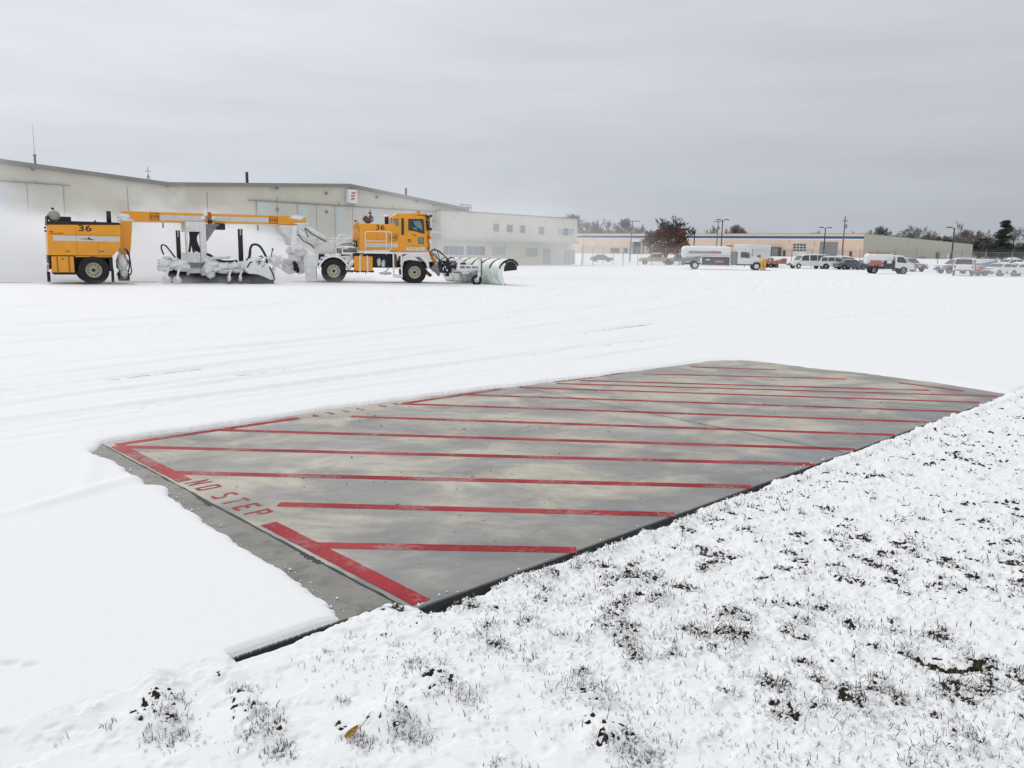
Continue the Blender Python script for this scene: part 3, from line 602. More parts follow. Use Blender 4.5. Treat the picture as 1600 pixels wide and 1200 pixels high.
M['clod'] = mat('tan_clod', (0.17, 0.105, 0.045), 0.95, var=0.6, scale=40, dirt=(0.03, 0.02, 0.012), dirt_amt=0.6, dirt_scale=30, snow=0.30, bump=1.0)
ca = g(628, 958); cl = tag(MB().blob((0, 0, 0), (0.032, 0.022, 0.036), .35, 3, 26, 18).blob((-0.055, 0.02, 0.0), (0.028, 0.02, 0.018), .3, 8, 24, 14).build('turf_clod', M['clod'], None, True, loc=(ca.x-0.02, ca.y, 0.005)),
           'brown lump of dug up turf with snow at the pad corner', 'clod')
# ================================================================== the snow sweeper
TR = thing('runway_sweeper', 'long orange airport snow plough and broom machine numbered 36 clearing the apron', 'snow sweeper', (TO[0], TO[1], 0), TA)
TP = Vector((TO[0], TO[1], 0)); TDv = Vector((TD[0], TD[1], 0)); TLv = Vector((TL[0], TL[1], 0))
FP, FD, FL = TP, TDv, TLv
def V(px, py, y=-1.25):                     # side view drawing -> (x, z) of the machine at lateral offset y
    p = pl(px, py, FP+FL*y, FL)-FP; return (p.dot(FD), p.z)
def truck_frame():                          # the machine is articulated: the truck has already turned a little
    global FP, FD, FL, XF
    a = R(13.0); FD = Vector((math.cos(a), math.sin(a), 0)); FL = Vector((-math.sin(a), math.cos(a), 0)); q = g(521.5, 442.5); FP = Vector((q.x, q.y, 0))+FL*1.25-FD*10.6
    A_ = Matrix.Translation(TP) @ Matrix.Rotation(TA, 4, 'Z'); B_ = Matrix.Translation(FP) @ Matrix.Rotation(a, 4, 'Z'); XF = A_.inverted() @ B_
def VP(pts, y=-1.25): return [V(a, b, y) for a, b in pts]
def vbox(mb, px0, py0, px1, py1, y0, y1, y=None):
    y = y0 if y is None else y
    a = V(px0, (py0+py1)/2, y)[0]; b = V(px1, (py0+py1)/2, y)[0]; c = V((px0+px1)/2, py0, y)[1]; d = V((px0+px1)/2, py1, y)[1]
    return mb.box(a, b, y0, y1, max(d, 0.0), c)
def arc(cx, cz, r, a0, a1, n=10): return [(cx+r*math.cos(R(a0+(a1-a0)*i/n)), cz+r*math.sin(R(a0+(a1-a0)*i/n))) for i in range(n+1)]
def wheel(par, x, y, r, wd, rr, name='wheel', rim_mat=None, tyre=None, near=True, holes=10):
    s = -1 if near else 1; h = wd/2
    prof = [(rr, -h*0.7), (rr*1.04, -h*0.9), (r*0.86, -h), (r*0.965, -h*0.93), (r, -h*0.8), (r, h*0.8), (r*0.965, h*0.93), (r*0.86, h), (rr*1.04, h*0.9), (rr, h*0.7)]
    mb = MB().lathe_y(x, r, prof, 40, y)
    for k in range(30):                      # tread lugs
        a = 2*math.pi*k/30
        for q, sg_ in ((0.0, -1), (0.5, 1)):
            an = a+q*2*math.pi/30; ca, sa = math.cos(an), math.sin(an); ww = math.pi*r/30*0.62
            pts = []
            for rad_ in (r*0.985, r*1.018):
                for (tt, yy) in ((-ww, sg_*h*0.15), (ww, sg_*h*0.15), (ww, sg_*h*0.88), (-ww, sg_*h*0.88)):
                    pts.append((x+rad_*ca-tt*sa, y+yy, r+rad_*sa+tt*ca))
            mb.add(pts, [(0,3,2,1),(4,5,6,7),(0,1,5,4),(1,2,6,5),(2,3,7,6),(3,0,4,7)])
    w_ = mb.build(name, tyre or M['rubber'], par, smooth=False)
    yo = s*h*0.62
    disc = MB().lathe_y(x, r, [(0.001, s*h*0.35), (rr*0.42, s*h*0.35), (rr*0.50, s*h*0.10), (rr*0.80, s*h*0.05), (rr*0.88, s*h*0.55), (rr, s*h*0.86), (rr*1.03, s*h*0.80), (rr*1.0, 0), (0.001, 0)], 36, y)
    n = holes; nf0 = len(disc.f); mh = disc
    for k in range(n):
        a = 2*math.pi*k/n; cx, cz = x+rr*0.68*math.cos(a), r+rr*0.68*math.sin(a)
        mh.add([(cx+rr*0.085*math.cos(t_*math.pi/4), y+s*h*0.12, cz+rr*0.085*math.sin(t_*math.pi/4)) for t_ in range(8)], [tuple(range(8))])
    rm = disc.build('rim', rim_mat or M['rim'], w_, smooth=False); rm.data.materials.append(M['hole'])
    for i in range(nf0, len(rm.data.polygons)): rm.data.polygons[i].material_index = 1
    mh = MB(); mh.lathe_y(x, r, [(0.001, s*h*0.62), (rr*0.20, s*h*0.60), (rr*0.24, s*h*0.36), (0.001, s*h*0.34)], 20, y)
    mh.build('hub', M['hole'], w_)
    return w_
def hose(par, pts, r=0.025, mt='black', name='hose'):
    # Catmull-Rom through points
    P_ = [Vector(p) for p in pts]; o = []
    for i in range(len(P_)-1):
        p0 = P_[max(i-1, 0)]; p1 = P_[i]; p2 = P_[i+1]; p3 = P_[min(i+2, len(P_)-1)]
        for k in range(5):
            t = k/5; o.append(0.5*((2*p1)+(p2-p0)*t+(2*p0-5*p1+4*p2-p3)*t*t+(3*p1-p0-3*p2+p3)*t**3))
    o.append(P_[-1]); return MB().tube(o, r, 7).build(name, M[mt], par, smooth=True)
HPI = math.pi/2
M['emblem'] = mat('dark_emblem', (0.09, 0.02, 0.01), .5)
# ---- power unit (rear)
hs = [(73.0,352.5),(74.5,351),(187,351.6),(188.6,353),(188.2,386.5),(176.5,399.8),(75,398.8)]
eng = MB().prism(VP(hs), -1.25, 1.25).build('engine_housing', M['orange'], TR, bevel=0.03)
m_ = MB(); vbox(m_, 83.2, 368.9, 187.4, 376.9, -1.256, -1.251); m_.each('reflective_stripe', M['stripe'], eng)
m_ = MB(); a = V(138, 373.3)
m_.prism([(a[0]-.30, a[1]), (a[0]-.02, a[1]+.015), (a[0]+.02, a[1]+.10), (a[0]+.05, a[1]+.03), (a[0]+.14, a[1]-.01), (a[0]+.26, a[1]-.035), (a[0]+.10, a[1]-.045), (a[0]-.02, a[1]-.02), (a[0]-.30, a[1]-.015)], -1.262, -1.257)
m_.build('bird_emblem', M['black'], eng)
lettering('36', 0.36, M['black'], TR, (V(132.5, 357)[0], -1.254, V(132.5, 357.2)[1]), (HPI, 0, 0), 'fleet_number', 1.5)
m_ = MB(); vbox(m_, 77, 361, 83, 362.6, -1.257, -1.252); vbox(m_, 155.5, 391.5, 163, 393.4, -1.257, -1.252); m_.each('warning_decal', M['red'], eng)
m_ = MB(); vbox(m_, 79, 363.8, 88, 365.6, -1.257, -1.252); vbox(m_, 89, 363.8, 99, 365.6, -1.257, -1.252); vbox(m_, 102, 392, 110, 393.6, -1.257, -1.252); m_.each('maker_decal', M['dark_orange'], eng)
m_ = MB(); vbox(m_, 119, 354, 119.5, 398, -1.256, -1.2505); vbox(m_, 153, 377, 153.5, 398, -1.256, -1.2505); vbox(m_, 75, 366.5, 188, 366.9, -1.256, -1.2505); m_.each('panel_seam', M['dark_orange'], eng)
m_ = MB(); vbox(m_, 156, 391, 163, 391.6, -1.27, -1.256); vbox(m_, 104, 391, 110, 391.5, -1.27, -1.256); m_.each('latch', M['silver'], eng)
m_ = MB(); vbox(m_, 72.8, 345.8, 111, 351.2, -1.2, 1.2); vbox(m_, 111, 346.5, 187.2, 351.2, -1.15, 1.15); vbox(m_, 92, 338.5, 111, 345.8, -0.9, 0.9); vbox(m_, 72.8, 336.5, 75.2, 346, -1.2, 1.2); vbox(m_, 147.5, 344.2, 150, 346.8, -1.15, -.9)
m_.build('top_deck', M['black'], TR, bevel=0.015)
c = V(84.5, 337.2); MB().lathe_y(c[0], c[1], [(0.001,-1.15),(0.12,-1.15),(0.2,-1.08),(0.24,-0.95),(0.24,-0.5),(0.001,-0.5)], 24).build('air_cleaner', mat('dusty_tan', (0.33,0.29,0.25), .7), TR)
m_ = MB().blob((c[0], -0.8, c[1]+0.2), (0.12, 0.12, 0.07), .15, 2); m_.build('snow_cap', M['snow'], TR, True)
MB().lathe_y(c[0]-0.02, c[1]+0.30, [(0.001,-0.85),(0.06,-0.85),(0.06,-0.75),(0.001,-0.75)], 12).build('beacon', M['black'], TR)
c = V(171.2, 340); MB().tube([(c[0], -0.9, V(171, 350)[1]), (c[0], -0.9, V(171, 329.5)[1])], 0.095, 16).build('exhaust_stack', M['black'], TR, True)
for (px, py) in ((70.5, 355.5), (71.3, 360.8)):
    c = V(px, py); MB().blob((c[0], -1.1, c[1]), (0.05, 0.05, 0.04), .05, 1, 12, 8).build('work_lamp', M['black'], TR, True)
c = V(146.9, 424.8)
ax0 = c[0]
wheel(TR, ax0, -1.05, 0.60, 0.42, 0.315); wheel(TR, ax0, 1.05, 0.60, 0.42, 0.315, near=False)
m_ = MB(); vbox(m_, 80.6, 400.3, 116, 425.6, -1.22, -0.7, -1.22); ft = m_.build('fuel_tank', M['orange'], TR, bevel=0.03)
m_ = MB(); vbox(m_, 88.7, 399.9, 91, 426.4, -1.235, -0.69, -1.235); vbox(m_, 107, 399.9, 109.5, 426.4, -1.235, -0.69, -1.235); vbox(m_, 96, 403.5, 100, 406, -1.228, -1.2); m_.each('tank_strap', M['dark_orange'], ft)
m_ = MB(); m_.box(V(76, 410)[0], V(178, 410)[0], -0.6, 0.6, 0.62, 1.22); m_.box(V(117, 400)[0], V(176, 400)[0], -1.20, -0.55, 1.10, 1.21); m_.box(V(170, 400)[0], V(176, 400)[0], -1.2, 1.2, .55, 1.2); m_.box(V(75, 400)[0], V(78, 400)[0], -1.2, 1.2, .75, 1.2)
m_.box(V(82, 400)[0], V(122, 400)[0], -1.1, 1.1, .40, .50); m_.build('chassis', M['black'], TR)
m_ = MB(); vbox(m_, 117, 400.2, 175.8, 401.6, -1.24, -1.2); m_.build('fender_trim', M['orange'], TR)
m_ = MB(); vbox(m_, 74, 425, 79, 440.5, -1.2, -0.75); vbox(m_, 175.5, 421, 178.5, 441, -1.2, -0.75); m_.box(V(75, 400)[0], V(76, 400)[0], .7, 1.2, .1, .6); m_.each('mud_flap', M['rubber'], TR)
m_ = MB(); vbox(m_, 73.2, 415, 77, 421.5, -1.2, -1.0); m_.build('tail_light', M['amber'], TR)
m_ = MB(); vbox(m_, 73.0, 411.5, 78, 413.5, -1.2, -0.6); m_.build('bumper', M['snow'], TR)
# gooseneck
gn = [(188.8,346),(206.5,346),(206.3,360),(204.5,389),(203,398),(190,398),(186,388)]
MB().prism(VP(gn, -0.55), -0.55, 0.55).build('gooseneck', M['orange'], TR, bevel=0.02)
m_ = MB()
p0 = V(190, 412, -1.0); m_.blob((p0[0]+.05, -0.75, p0[1]), (0.22, 0.3, 0.42), .22, 4, 26, 20); m_.blob((p0[0]+0.1, -0.6, 0.42), (0.24, 0.35, 0.2), .25, 6); m_.build('landing_gear', M['caked2'], TR, True)
m_ = MB(); m_.box(p0[0]-.12, p0[0]+.28, -1.0, -.5, .13, .22); m_.box(p0[0]-.14, p0[0]-.08, -1.0, -.5, .2, .5); m_.box(p0[0]+.24, p0[0]+.3, -1.0, -.5, .2, .45); m_.build('landing_foot', M['blacksnow'], TR)
for pts in ([(195,388),(199,394),(203,403),(205,416),(206.5,424),(204,429),(201,426)], [(197,389),(202,397),(203,410),(202,422),(200,428)], [(193,392),(196,402),(201,408),(206,420),(205,430)]):
    hose(TR, [(V(a, b, -1.0)[0], -1.0+.05*i, V(a, b, -1.0)[1]) for i, (a, b) in enumerate(pts)], 0.03, 'blacksnow' if rnd.random() < .6 else 'greymetal')
# ---- beam
YB = -0.45
bm_pts = VP([(191.3,329.4),(478,338.3),(478,352),(450,350.9),(230,346.8),(191.3,346)], YB)
beam = MB().prism(bm_pts, YB, 0.45).build('main_beam', M['orange'], TR, bevel=0.012)
m_ = MB()
def bpanel(mb, px0, px1, fa, fb_, y, t=0.004):
    # a panel lying on the beam side, fa..fb_ fractions from top to bottom
    def top(px): return 329.4+(px-191.3)*(338.3-329.4)/(478-191.3)
    def bot(px): return 346+(px-191.3)*(352-346)/(478-191.3)
    q = [(px0, top(px0)+(bot(px0)-top(px0))*fa), (px1, top(px1)+(bot(px1)-top(px1))*fa), (px1, top(px1)+(bot(px1)-top(px1))*fb_), (px0, top(px0)+(bot(px0)-top(px0))*fb_)]
    return mb.prism(VP(q, y), y-t, y)
bpanel(m_, 250, 318, .28, .80, YB-.002); bpanel(m_, 334, 419.5, .26, .78, YB-.002); m_.each('reflective_stripe', M['stripe'], beam)
def logo(par, px0, px1, py0, py1, y, sz):
    """rounded square with the two letters m and p joined by a ring"""
    x0, z1 = V(px0, py0, y); x1, z0 = V(px1, py1, y); mb = MB(); t = (z1-z0)*0.075
    for a, b, c_, d in ((x0,x1,z1-t,z1),(x0,x1,z0,z0+t),(x0,x0+t,z0+t,z1-t),(x1-t,x1,z0+t,z1-t)): mb.box(a, b, y-.008, y-.002, c_, d)
    W_, H_ = x1-x0, z1-z0; cz = z0+H_*.5; s = H_*0.085
    def st(pts, rr=None): pass
    mb.build('maker_emblem', M['emblem'], par); lettering('mb', H_*0.80, M['emblem'], par, ((x0+x1)/2, y-.004, z0+H_*.53), (HPI, 0, 0), 'maker_emblem', 1.0)
logo(beam, 234, 248.6, 332.6, 344.2, YB-.002, 1); logo(beam, 420.7, 434.2, 338.6, 349.4, YB-.002, 1)
m_ = MB()
for (px, py, a, b) in ((191.5,338,.25,.12),(196,344,.3,.08),(320,334,.14,.1),(316,341,.1,.12),(331,341,.12,.1),(463,340,.35,.10),(470,350,.4,.05)):
    c = V(px, py, YB); m_.blob((c[0]+.05, YB-0.01, c[1]), (a, .05, b), .35, px, 16, 12, 4)
c0, c1 = V(456, 338, YB), V(478, 338.5, YB)
m_.box(c0[0], c1[0], -.47, .47, c0[1]-.02, c0[1]+.04); m_.each('snow_patch', M['caked'], TR, True)
m_ = MB(); c = V(326.5, 334, YB); m_.box(c[0]-.07, c[0]+.09, YB-.06, YB, c[1]-.25, c[1]+.08); m_.build('beam_bracket', M['dark_orange'], TR)
m_ = MB(); c = V(328, 347, YB-.1)
for k in (-.05, .05): m_.tube([(c[0]+k+0.02*math.cos(R(a)), YB-.12, c[1]+.1*math.sin(R(a))) for a in range(0, 361, 45)], 0.028, 6)
m_.each('hose_coil', M['blacksnow'], TR)
for (px, py) in ((254.7, 348), (403, 352)):
    c = V(px, py, YB); d_ = V(px, py+8, YB); m_ = MB().box(c[0]-.03, c[0]+.03, YB, YB+.05, d_[1], c[1]); m_.build('hanging_bracket', M['greymetal'], TR)
# ---- broom carriage
YC = -0.75
m_ = MB()
vbox(m_, 291, 346.5, 316, 362, YC, .75, YC); vbox(m_, 291, 360, 294.3, 430, YC, YC+.2, YC); vbox(m_, 313.4, 346.5, 323, 430.5, YC-.05, YC+.25, YC)
vbox(m_, 292.5, 394.5, 314, 427, YC+.03, .7, YC); m_.build('lift_tower', M['caked2'], TR, bevel=0.02)
m_ = MB().prism(VP([(321.5,350),(343,350.5),(338,355),(323.5,377)], YC), YC-.04, YC+.2); m_.prism(VP([(321.5,350),(341,350),(341,353),(321.5,353)], YC), YC-.08, YC+.25); m_.build('gusset', M['greymetal'], TR)
m_ = MB(); vbox(m_, 337, 349, 352, 359, YC, YC+.4, YC); m_.build('valve_block', M['black'], TR, bevel=.02)
m_ = MB(); vbox(m_, 319, 403.5, 343, 409.5, YC-.3, .5, YC-.2); m_.build('step_plate', M['caked'], TR, bevel=.03)
def C3(px, py, y): c_ = V(px, py, y); return (c_[0], y, c_[1])
for pts in ([(297,362),(298,375),(296,394)], [(301,362),(300,375),(303,395)], [(307,362),(305,375),(308,386),(312,396)], [(310,362),(306,372),(309,384),(313,392)], [(304,362),(303,378),(307,393)]):
    hose(TR, [C3(a, b, YC+.12) for a, b in pts], 0.055)
for (px0, px1, py0, py1) in ((274.2, 281.2, 360, 404), (371.2, 378.8, 358, 408)):
    c = V((px0+px1)/2, py0, -0.9); d_ = V((px0+px1)/2, py1, -0.9); rr_ = (V(px1, py0, -.9)[0]-V(px0, py0, -.9)[0])/2
    cy_ = MB().tube([(c[0], -0.9, d_[1]), (c[0], -0.9, c[1])], rr_, 14).build('lift_cylinder', M['black'], TR, True)
    MB().box(c[0]-rr_*.35, c[0]+rr_*.1, -0.9-rr_*1.05, -0.9-rr_*.9, c[1]-.28, c[1]-.02).build('painted_highlight', M['silver'], cy_)  # silver strip laid on the black cylinder as its highlight
for pts, mt in (([(256,398),(252.5,390),(252,385),(254,382.5),(259,384),(265,391),(271,399),(274,402)], 'blacksnow'), ([(387,409),(389.5,400),(391,389),(394,383),(400,382),(406,385),(412,394),(416,403),(417,412)], 'black'),
                ([(385,407),(390,401),(391,391)], 'black'), ([(323,396),(330,399),(337,405),(350,409),(371,408.5)], 'black'), ([(323,398),(333,402),(345,407),(358,408),(371,407)], 'black'), ([(270,410),(278,404),(288,409)], 'blacksnow')):
    hose(TR, [C3(a, b, -1.15) for a, b in pts], 0.055 if mt == 'black' and pts[0][0] > 380 else 0.035, mt)
# snow-laden broom frame
m_ = MB(); sd_ = 1
for (px, py, rx, rz) in ((258,410,.28,.20),(268,414,.33,.2),(258,419,.30,.16),(280,412,.36,.2),(285,418,.34,.17),(272,405,.2,.09),(262,403,.18,.08),(249.5+4,414,.16,.17),(333,412,.3,.14),(347,415,.42,.2),(360,416,.36,.2),(340,420,.34,.15),(352,424,.36,.1),(368,414,.3,.19),(380,416,.30,.22),(372,423,.34,.12),(336,403,.3,.09),(350,402,.3,.06),(325,420,.2,.25),(330,428,.2,.2)):
    c = V(px, py, -1.05); m_.blob((c[0], -1.0+rnd.uniform(-.06, .06), c[1]), (rx, .30, rz), .30, px*.7, 22, 16, 3.5)
m_.build('broom_frame', M['caked'], TR, True)
m_ = MB()
a = V(253, 412, 0)[0]; b = V(430, 412, 0)[0]; m_.box(a+.3, b-.8, -.8, .8, .72, .95); m_.build('broom_chassis', M['greymetal'], TR)
# near hood over the broom head
hood = [(385,420),(388,410),(392,405),(398,402.5),(406,403),(413,408),(420,414),(426,421),(430,429),(429.5,436),(425,438),(416,434),(405,429.5),(396,428),(390,428),(386,425)]
MB().prism(VP(hood, -1.9), -1.9, -0.9, [(x+.08, z+.02) for x, z in VP(hood, -1.9)]).build('broom_hood', M['caked'], TR, bevel=0.05)
m_ = MB(); c = V(411, 436, -1.7); m_.lathe_y(c[0]-.05, .40, [(.001,-1.0),(.40,-1.0),(.42,-.6),(.40,0),(.42,.6),(.40,1.6),(.40,2.6),(.001,2.6)], 26, -0.75)
c = V(388, 436, -1.4); m_.box(c[0], V(428, 436, -1.8)[0], -1.8, -1.2, .01, .32); m_.build('broom', mat('broom_bristles', (0.018,0.018,0.022), .9, var=.4, scale=18, bump=.6), TR)
MB().lathe_y(V(345, 430)[0], .42, [(.001,-.5),(.38,-.5),(.38,2.4),(.001,2.4)], 22).build('broom', M['caked2'], TR)
a = C3(264, 430, -.6); b = C3(392, 430, -.9); MB().tube([(a[0], .1, .30), (b[0], -.75, .34)], .32, 20).build('broom', bpy.data.materials['broom_bristles'], TR)  # dark broom roller, also put in as the shadow under the frame
for (px, py, r_, mt) in ((259.5,432.5,.19,'caked2'),(276.5,432.5,.17,'caked2'),(357,436,.19,'blacksnow'),(374.3,437.2,.2,'rubber')):
    c = V(px, py, -1.35); w_ = wheel(TR, c[0], -1.4, r_, .13, .09, 'caster_wheel', M['caked'], M[mt], holes=5)
    d_ = V(px+4, py-14, -1.35); m_ = MB().tube([(c[0], -1.5, r_), (c[0]-.02, -1.48, r_+.12), (d_[0], -1.38, d_[1])], .045, 8); m_.tube([(c[0], -1.3, r_), (d_[0], -1.34, d_[1])], .04, 8); m_.blob((c[0]+.02, -1.5, r_+.06), (.07,.05,.13), .2, px, 12, 10); m_.build('caster_fork', M['caked'], TR, True)
m_ = MB().tube([C3(423, 402, -1.5), C3(426, 390, -1.5)], .022, 8); m_.build('lever', M['red_brown'], TR); c = C3(426, 390, -1.5); MB().blob(c, (.05,.05,.08), .05, 1, 10, 8).build('lever_knob', M['red'], TR, True)
m_ = MB()
for k in range(26):
    px = rnd.uniform(410, 442); py = rnd.uniform(399, 422); c = C3(px, py, rnd.uniform(-1.6, -.6)); m_.blob(c, (rnd.uniform(.04,.12),)*3, .3, k*3.1, 10, 8)
m_.each('snow_clump', M['caked'], TR, True)
m_ = MB()
for k in range(14):
    px = rnd.uniform(402, 430); py = rnd.uniform(400, 425); c = Vector(C3(px, py, -1.93)); m_.tube([c, c+Vector((rnd.uniform(-.14,.14), rnd.uniform(-.08,0), rnd.uniform(-.12,.12)))], .014, 5)
for pts in ([(421,417),(425,424),(428,432),(429,438)], [(386,418),(390,411),(394,409)], [(405,401),(409,400),(411,403)]): m_.tube([C3(a, b, -1.93) for a, b in pts], .03, 6)
m_.each('broken_edge', M['black'], TR)
# ---- coupling between beam and truck
m_ = MB()
m_.prism(VP([(436,352),(478,352),(476,358),(464,362),(463,384),(455,383),(450,370),(441,362)], -0.5), -0.5, .5)
m_.build('beam_end', M['caked2'], TR, bevel=.03)
m_ = MB()
m_.prism(VP([(458,352),(464,352),(465,386),(458,392),(454,386)], -.62), -.62, -.5); m_.build('beam_post', M['caked'], TR, bevel=.03)
m_ = MB()
m_.tube([C3(466, 362, -.5), C3(480, 372, -.55), C3(493, 385, -.55)], .14, 12); m_.build('lift_arm', M['caked2'], TR, True)
m_ = MB(); m_.tube([C3(479, 356, -.5), C3(518, 379, -.55)], .115, 12); m_.build('lift_arm', M['caked2'], TR, True)
hose(TR, [C3(477,356,-.72), C3(484,363,-.72), C3(495,370,-.72), C3(510,378,-.72)], .025); hose(TR, [C3(465,366,-.72), C3(474,376,-.72), C3(486,383,-.72), C3(491,388,-.72)], .025); hose(TR, [C3(476,357,-.7), C3(480,366,-.7), C3(482,371,-.7)], .02)
truck_frame()
m_ = MB().prism(VP([(491,384),(494,378),(518,374.5),(523,377),(523.5,396),(491,396.5)], -.7), -.7, .5); m_.build('turntable_block', M['caked2'], TR, bevel=.05)
m_ = MB()
for (px, py, rx, rz, y) in ((458,392,.35,.2,-.3),(462,404,.38,.35,-.3),(470,396,.35,.22,-.4),(448,410,.35,.25,0),(455,420,.4,.25,-.1),(468,418,.35,.32,-.3),(474,408,.3,.3,-.2)):
    c = V(px, py, y); m_.blob((c[0], y, c[1]), (rx, .35, rz), .28, px*.31, 24, 18, 3)
m_.build('snow_laden_hitch', M['caked'], TR, True)
m_ = MB()
for (px, py) in ((460,412),(461,419),(463,416),(465,422)): m_.blob(C3(px, py, -.78), (.09,.1,.14), .3, px, 12, 10)
m_.each('painted_hitch_shade', M['black'], TR, True)  # solid black lumps stand in for the shade inside the hitch
# ---- truck chassis
c = V(521.5, 423); AX1 = c[0]; c2 = V(648, 426.0); AX2 = c2[0]
for ax, r_, rr_ in ((AX1, .60, .315), (AX2, .585, .31)): wheel(TR, ax, -1.05, r_, .40, rr_); wheel(TR, ax, 1.05, r_, .40, rr_, near=False)
m_ = MB().box(9.2, 16.2, -.45, .45, .78, 1.12); m_.tube([(AX1, -.9, .6), (AX1, .9, .6)], .13, 10); m_.tube([(AX2, -.9, .6), (AX2, .9, .6)], .13, 10); m_.box(11.6, 13.7, -.95, .9, .85, 1.5); m_.box(9.6, 11.5, -.6, .6, 1.1, 1.42); m_.build('chassis', M['blacksnow'], TR)
m_ = MB().prism(VP([(474,402),(478,397),(498,397),(497,412),(494,420),(495,440),(478,440),(476,425)]), -1.25, -.6); m_.box(9.15, 9.75, -.6, .6, .5, 1.35); m_.prism(VP([(474,402),(478,397),(498,397),(497,412),(494,420),(495,440),(478,440),(476,425)]), .6, 1.25); m_.build('rear_bumper', M['caked2'], TR, bevel=.05)
def fender(x, z, r, a0, a1, th, y0, y1, name, mt, n=12):
    outer = arc(x, z, r+th, a0, a1, n); inner = arc(x, z, r, a1, a0, n); return MB().prism(outer+inner, y0, y1).build(name, M[mt], TR, bevel=.015)
fender(AX1, .60, .68, 172, 18, .09, -1.3, -.75, 'fender', 'caked'); fender(AX1, .60, .68, 172, 18, .09, .75, 1.3, 'fender', 'caked')
m_ = MB()
for i in range(9): a_ = 20+i*18; m_.blob((AX1+.78*math.cos(R(a_)), -1.05, .6+.80*math.sin(R(a_))), (.17, .24, .06+.04*(i % 2)), .25, i*2.3, 16, 10)
for (px, py) in ((548,412),(545,418),(551,409)): m_.blob(C3(px, py, -1.1), (.12,.15,.12), .3, px, 12, 10)
m_.build('fender_snow', M['snow'], TR, True)
hexo = VP([(625,411),(628.5,401),(637,397.2),(657,396.8),(669.5,408),(671,418)]); hexi = VP([(668,420),(665.5,411),(655.5,401.3),(638.5,401.3),(632,405),(628.5,418)])
for y0, y1 in ((-1.32, -.75), (.75, 1.32)): MB().prism(hexo+hexi, y0, y1).build('fender', M['white'], TR, bevel=.01)
m_ = MB(); vbox(m_, 553.2, 400.3, 582.5, 423.3, -1.25, -.6); ft = m_.build('fuel_tank', M['orange'], TR, bevel=.03)
m_ = MB(); vbox(m_, 561.5, 399.5, 563.5, 424.5, -1.265, -.6); vbox(m_, 573, 399.5, 575.5, 424.5, -1.265, -.6); m_.each('tank_strap', M['caked2'], ft)
MB().blob(C3(565, 398.6, -.95), (.1,.1,.06), .1, 1, 12, 8).build('filler_cap', M['white'], ft, True)
m_ = MB()
for k in range(22):
    px = 541+k*1.9+rnd.uniform(-1, 1); c = C3(px, 424, -1.1+rnd.uniform(0, .4)); h_ = rnd.uniform(.05, .2); m_.tube([(c[0], c[1], .62), (c[0], c[1], .62-h_)], .022, 6, .008)
m_.box(V(541, 423)[0], V(585, 423)[0], -1.0, -.4, .56, .64); m_.build('icicle_rail', M['blacksnow'], TR)
# tanks and pipes behind the engine
c0, c1 = V(536, 390, -.9), V(557, 390, -.9)
m_ = MB().tube([(c0[0], -.9, c0[1]), (c1[0], -.9, c1[1])], .14, 14); m_.build('muffler', M['greymetal'], TR, True)
MB().blob(((c0[0]+c1[0])/2, -.9, c0[1]+.13), ((c1[0]-c0[0])/2, .12, .05), .1, 5).build('muffler_snow', M['snow'], TR, True)
m_ = MB(); vbox(m_, 526, 387, 534, 399, -.8, -.3, -.8); m_.build('battery_box', M['greymetal'], TR, bevel=.02)
m_ = MB().blob(C3(543, 405, -.8), (.35,.3,.2), .2, 8); m_.build('snow_laden_drum', M['caked2'], TR, True)
for pts in ([(524,380),(528,372),(533,367),(538,369),(541,376)], [(541,374),(548,373),(557,374)], [(524,384),(536,379),(550,378)], [(545,376),(552,380),(556,385)]): hose(TR, [C3(a, b, -.5) for a, b in pts], .05, 'caked')
m_ = MB(); vbox(m_, 530, 375, 553, 384, -.4, .4, -.4); m_.build('rear_deck', M['caked2'], TR, bevel=.03)
for pts in ([(555,376),(554,382),(552,386)], [(558,377),(556,388),(558,396)], [(552,375),(557,379),(558,386)]): hose(TR, [C3(a, b, -.95) for a, b in pts], .03)
# engine body
eb = [(560.5,350.5),(562.5,348.8),(613,350.3),(616.5,351),(622.5,359.5),(622.5,392),(560.5,392)]
body = MB().prism(VP(eb), -1.25, 1.25).build('engine_housing', M['orange'], TR, bevel=.025)
m_ = MB().prism(VP([(552.3,352),(556,346.5),(561,346.8),(560.2,392),(559,376),(552.3,375)]), -1.2, 1.2); m_.build('radiator_housing', mat('faded_orange', (.62,.27,.05), .6, dirt=(.7,.55,.45), dirt_amt=.35, dirt_scale=3), TR, bevel=.02)
m_ = MB(); vbox(m_, 571, 380, 621.5, 386.4, -1.256, -1.2515); m_.each('reflective_stripe', M['stripe'], body)
logo(body, 609.6, 620.8, 366.2, 375.8, -1.252, 1)
lettering('36', 0.33, M['black'], TR, (V(594, 355.5)[0], -1.254, V(594, 355.6)[1]), (HPI, 0, 0), 'fleet_number', 1.45)
m_ = MB(); vbox(m_, 561.5, 353, 561.9, 391, -1.255, -1.2505); vbox(m_, 590, 361, 590.3, 391, -1.255, -1.2505); m_.each('panel_seam', M['dark_orange'], body)
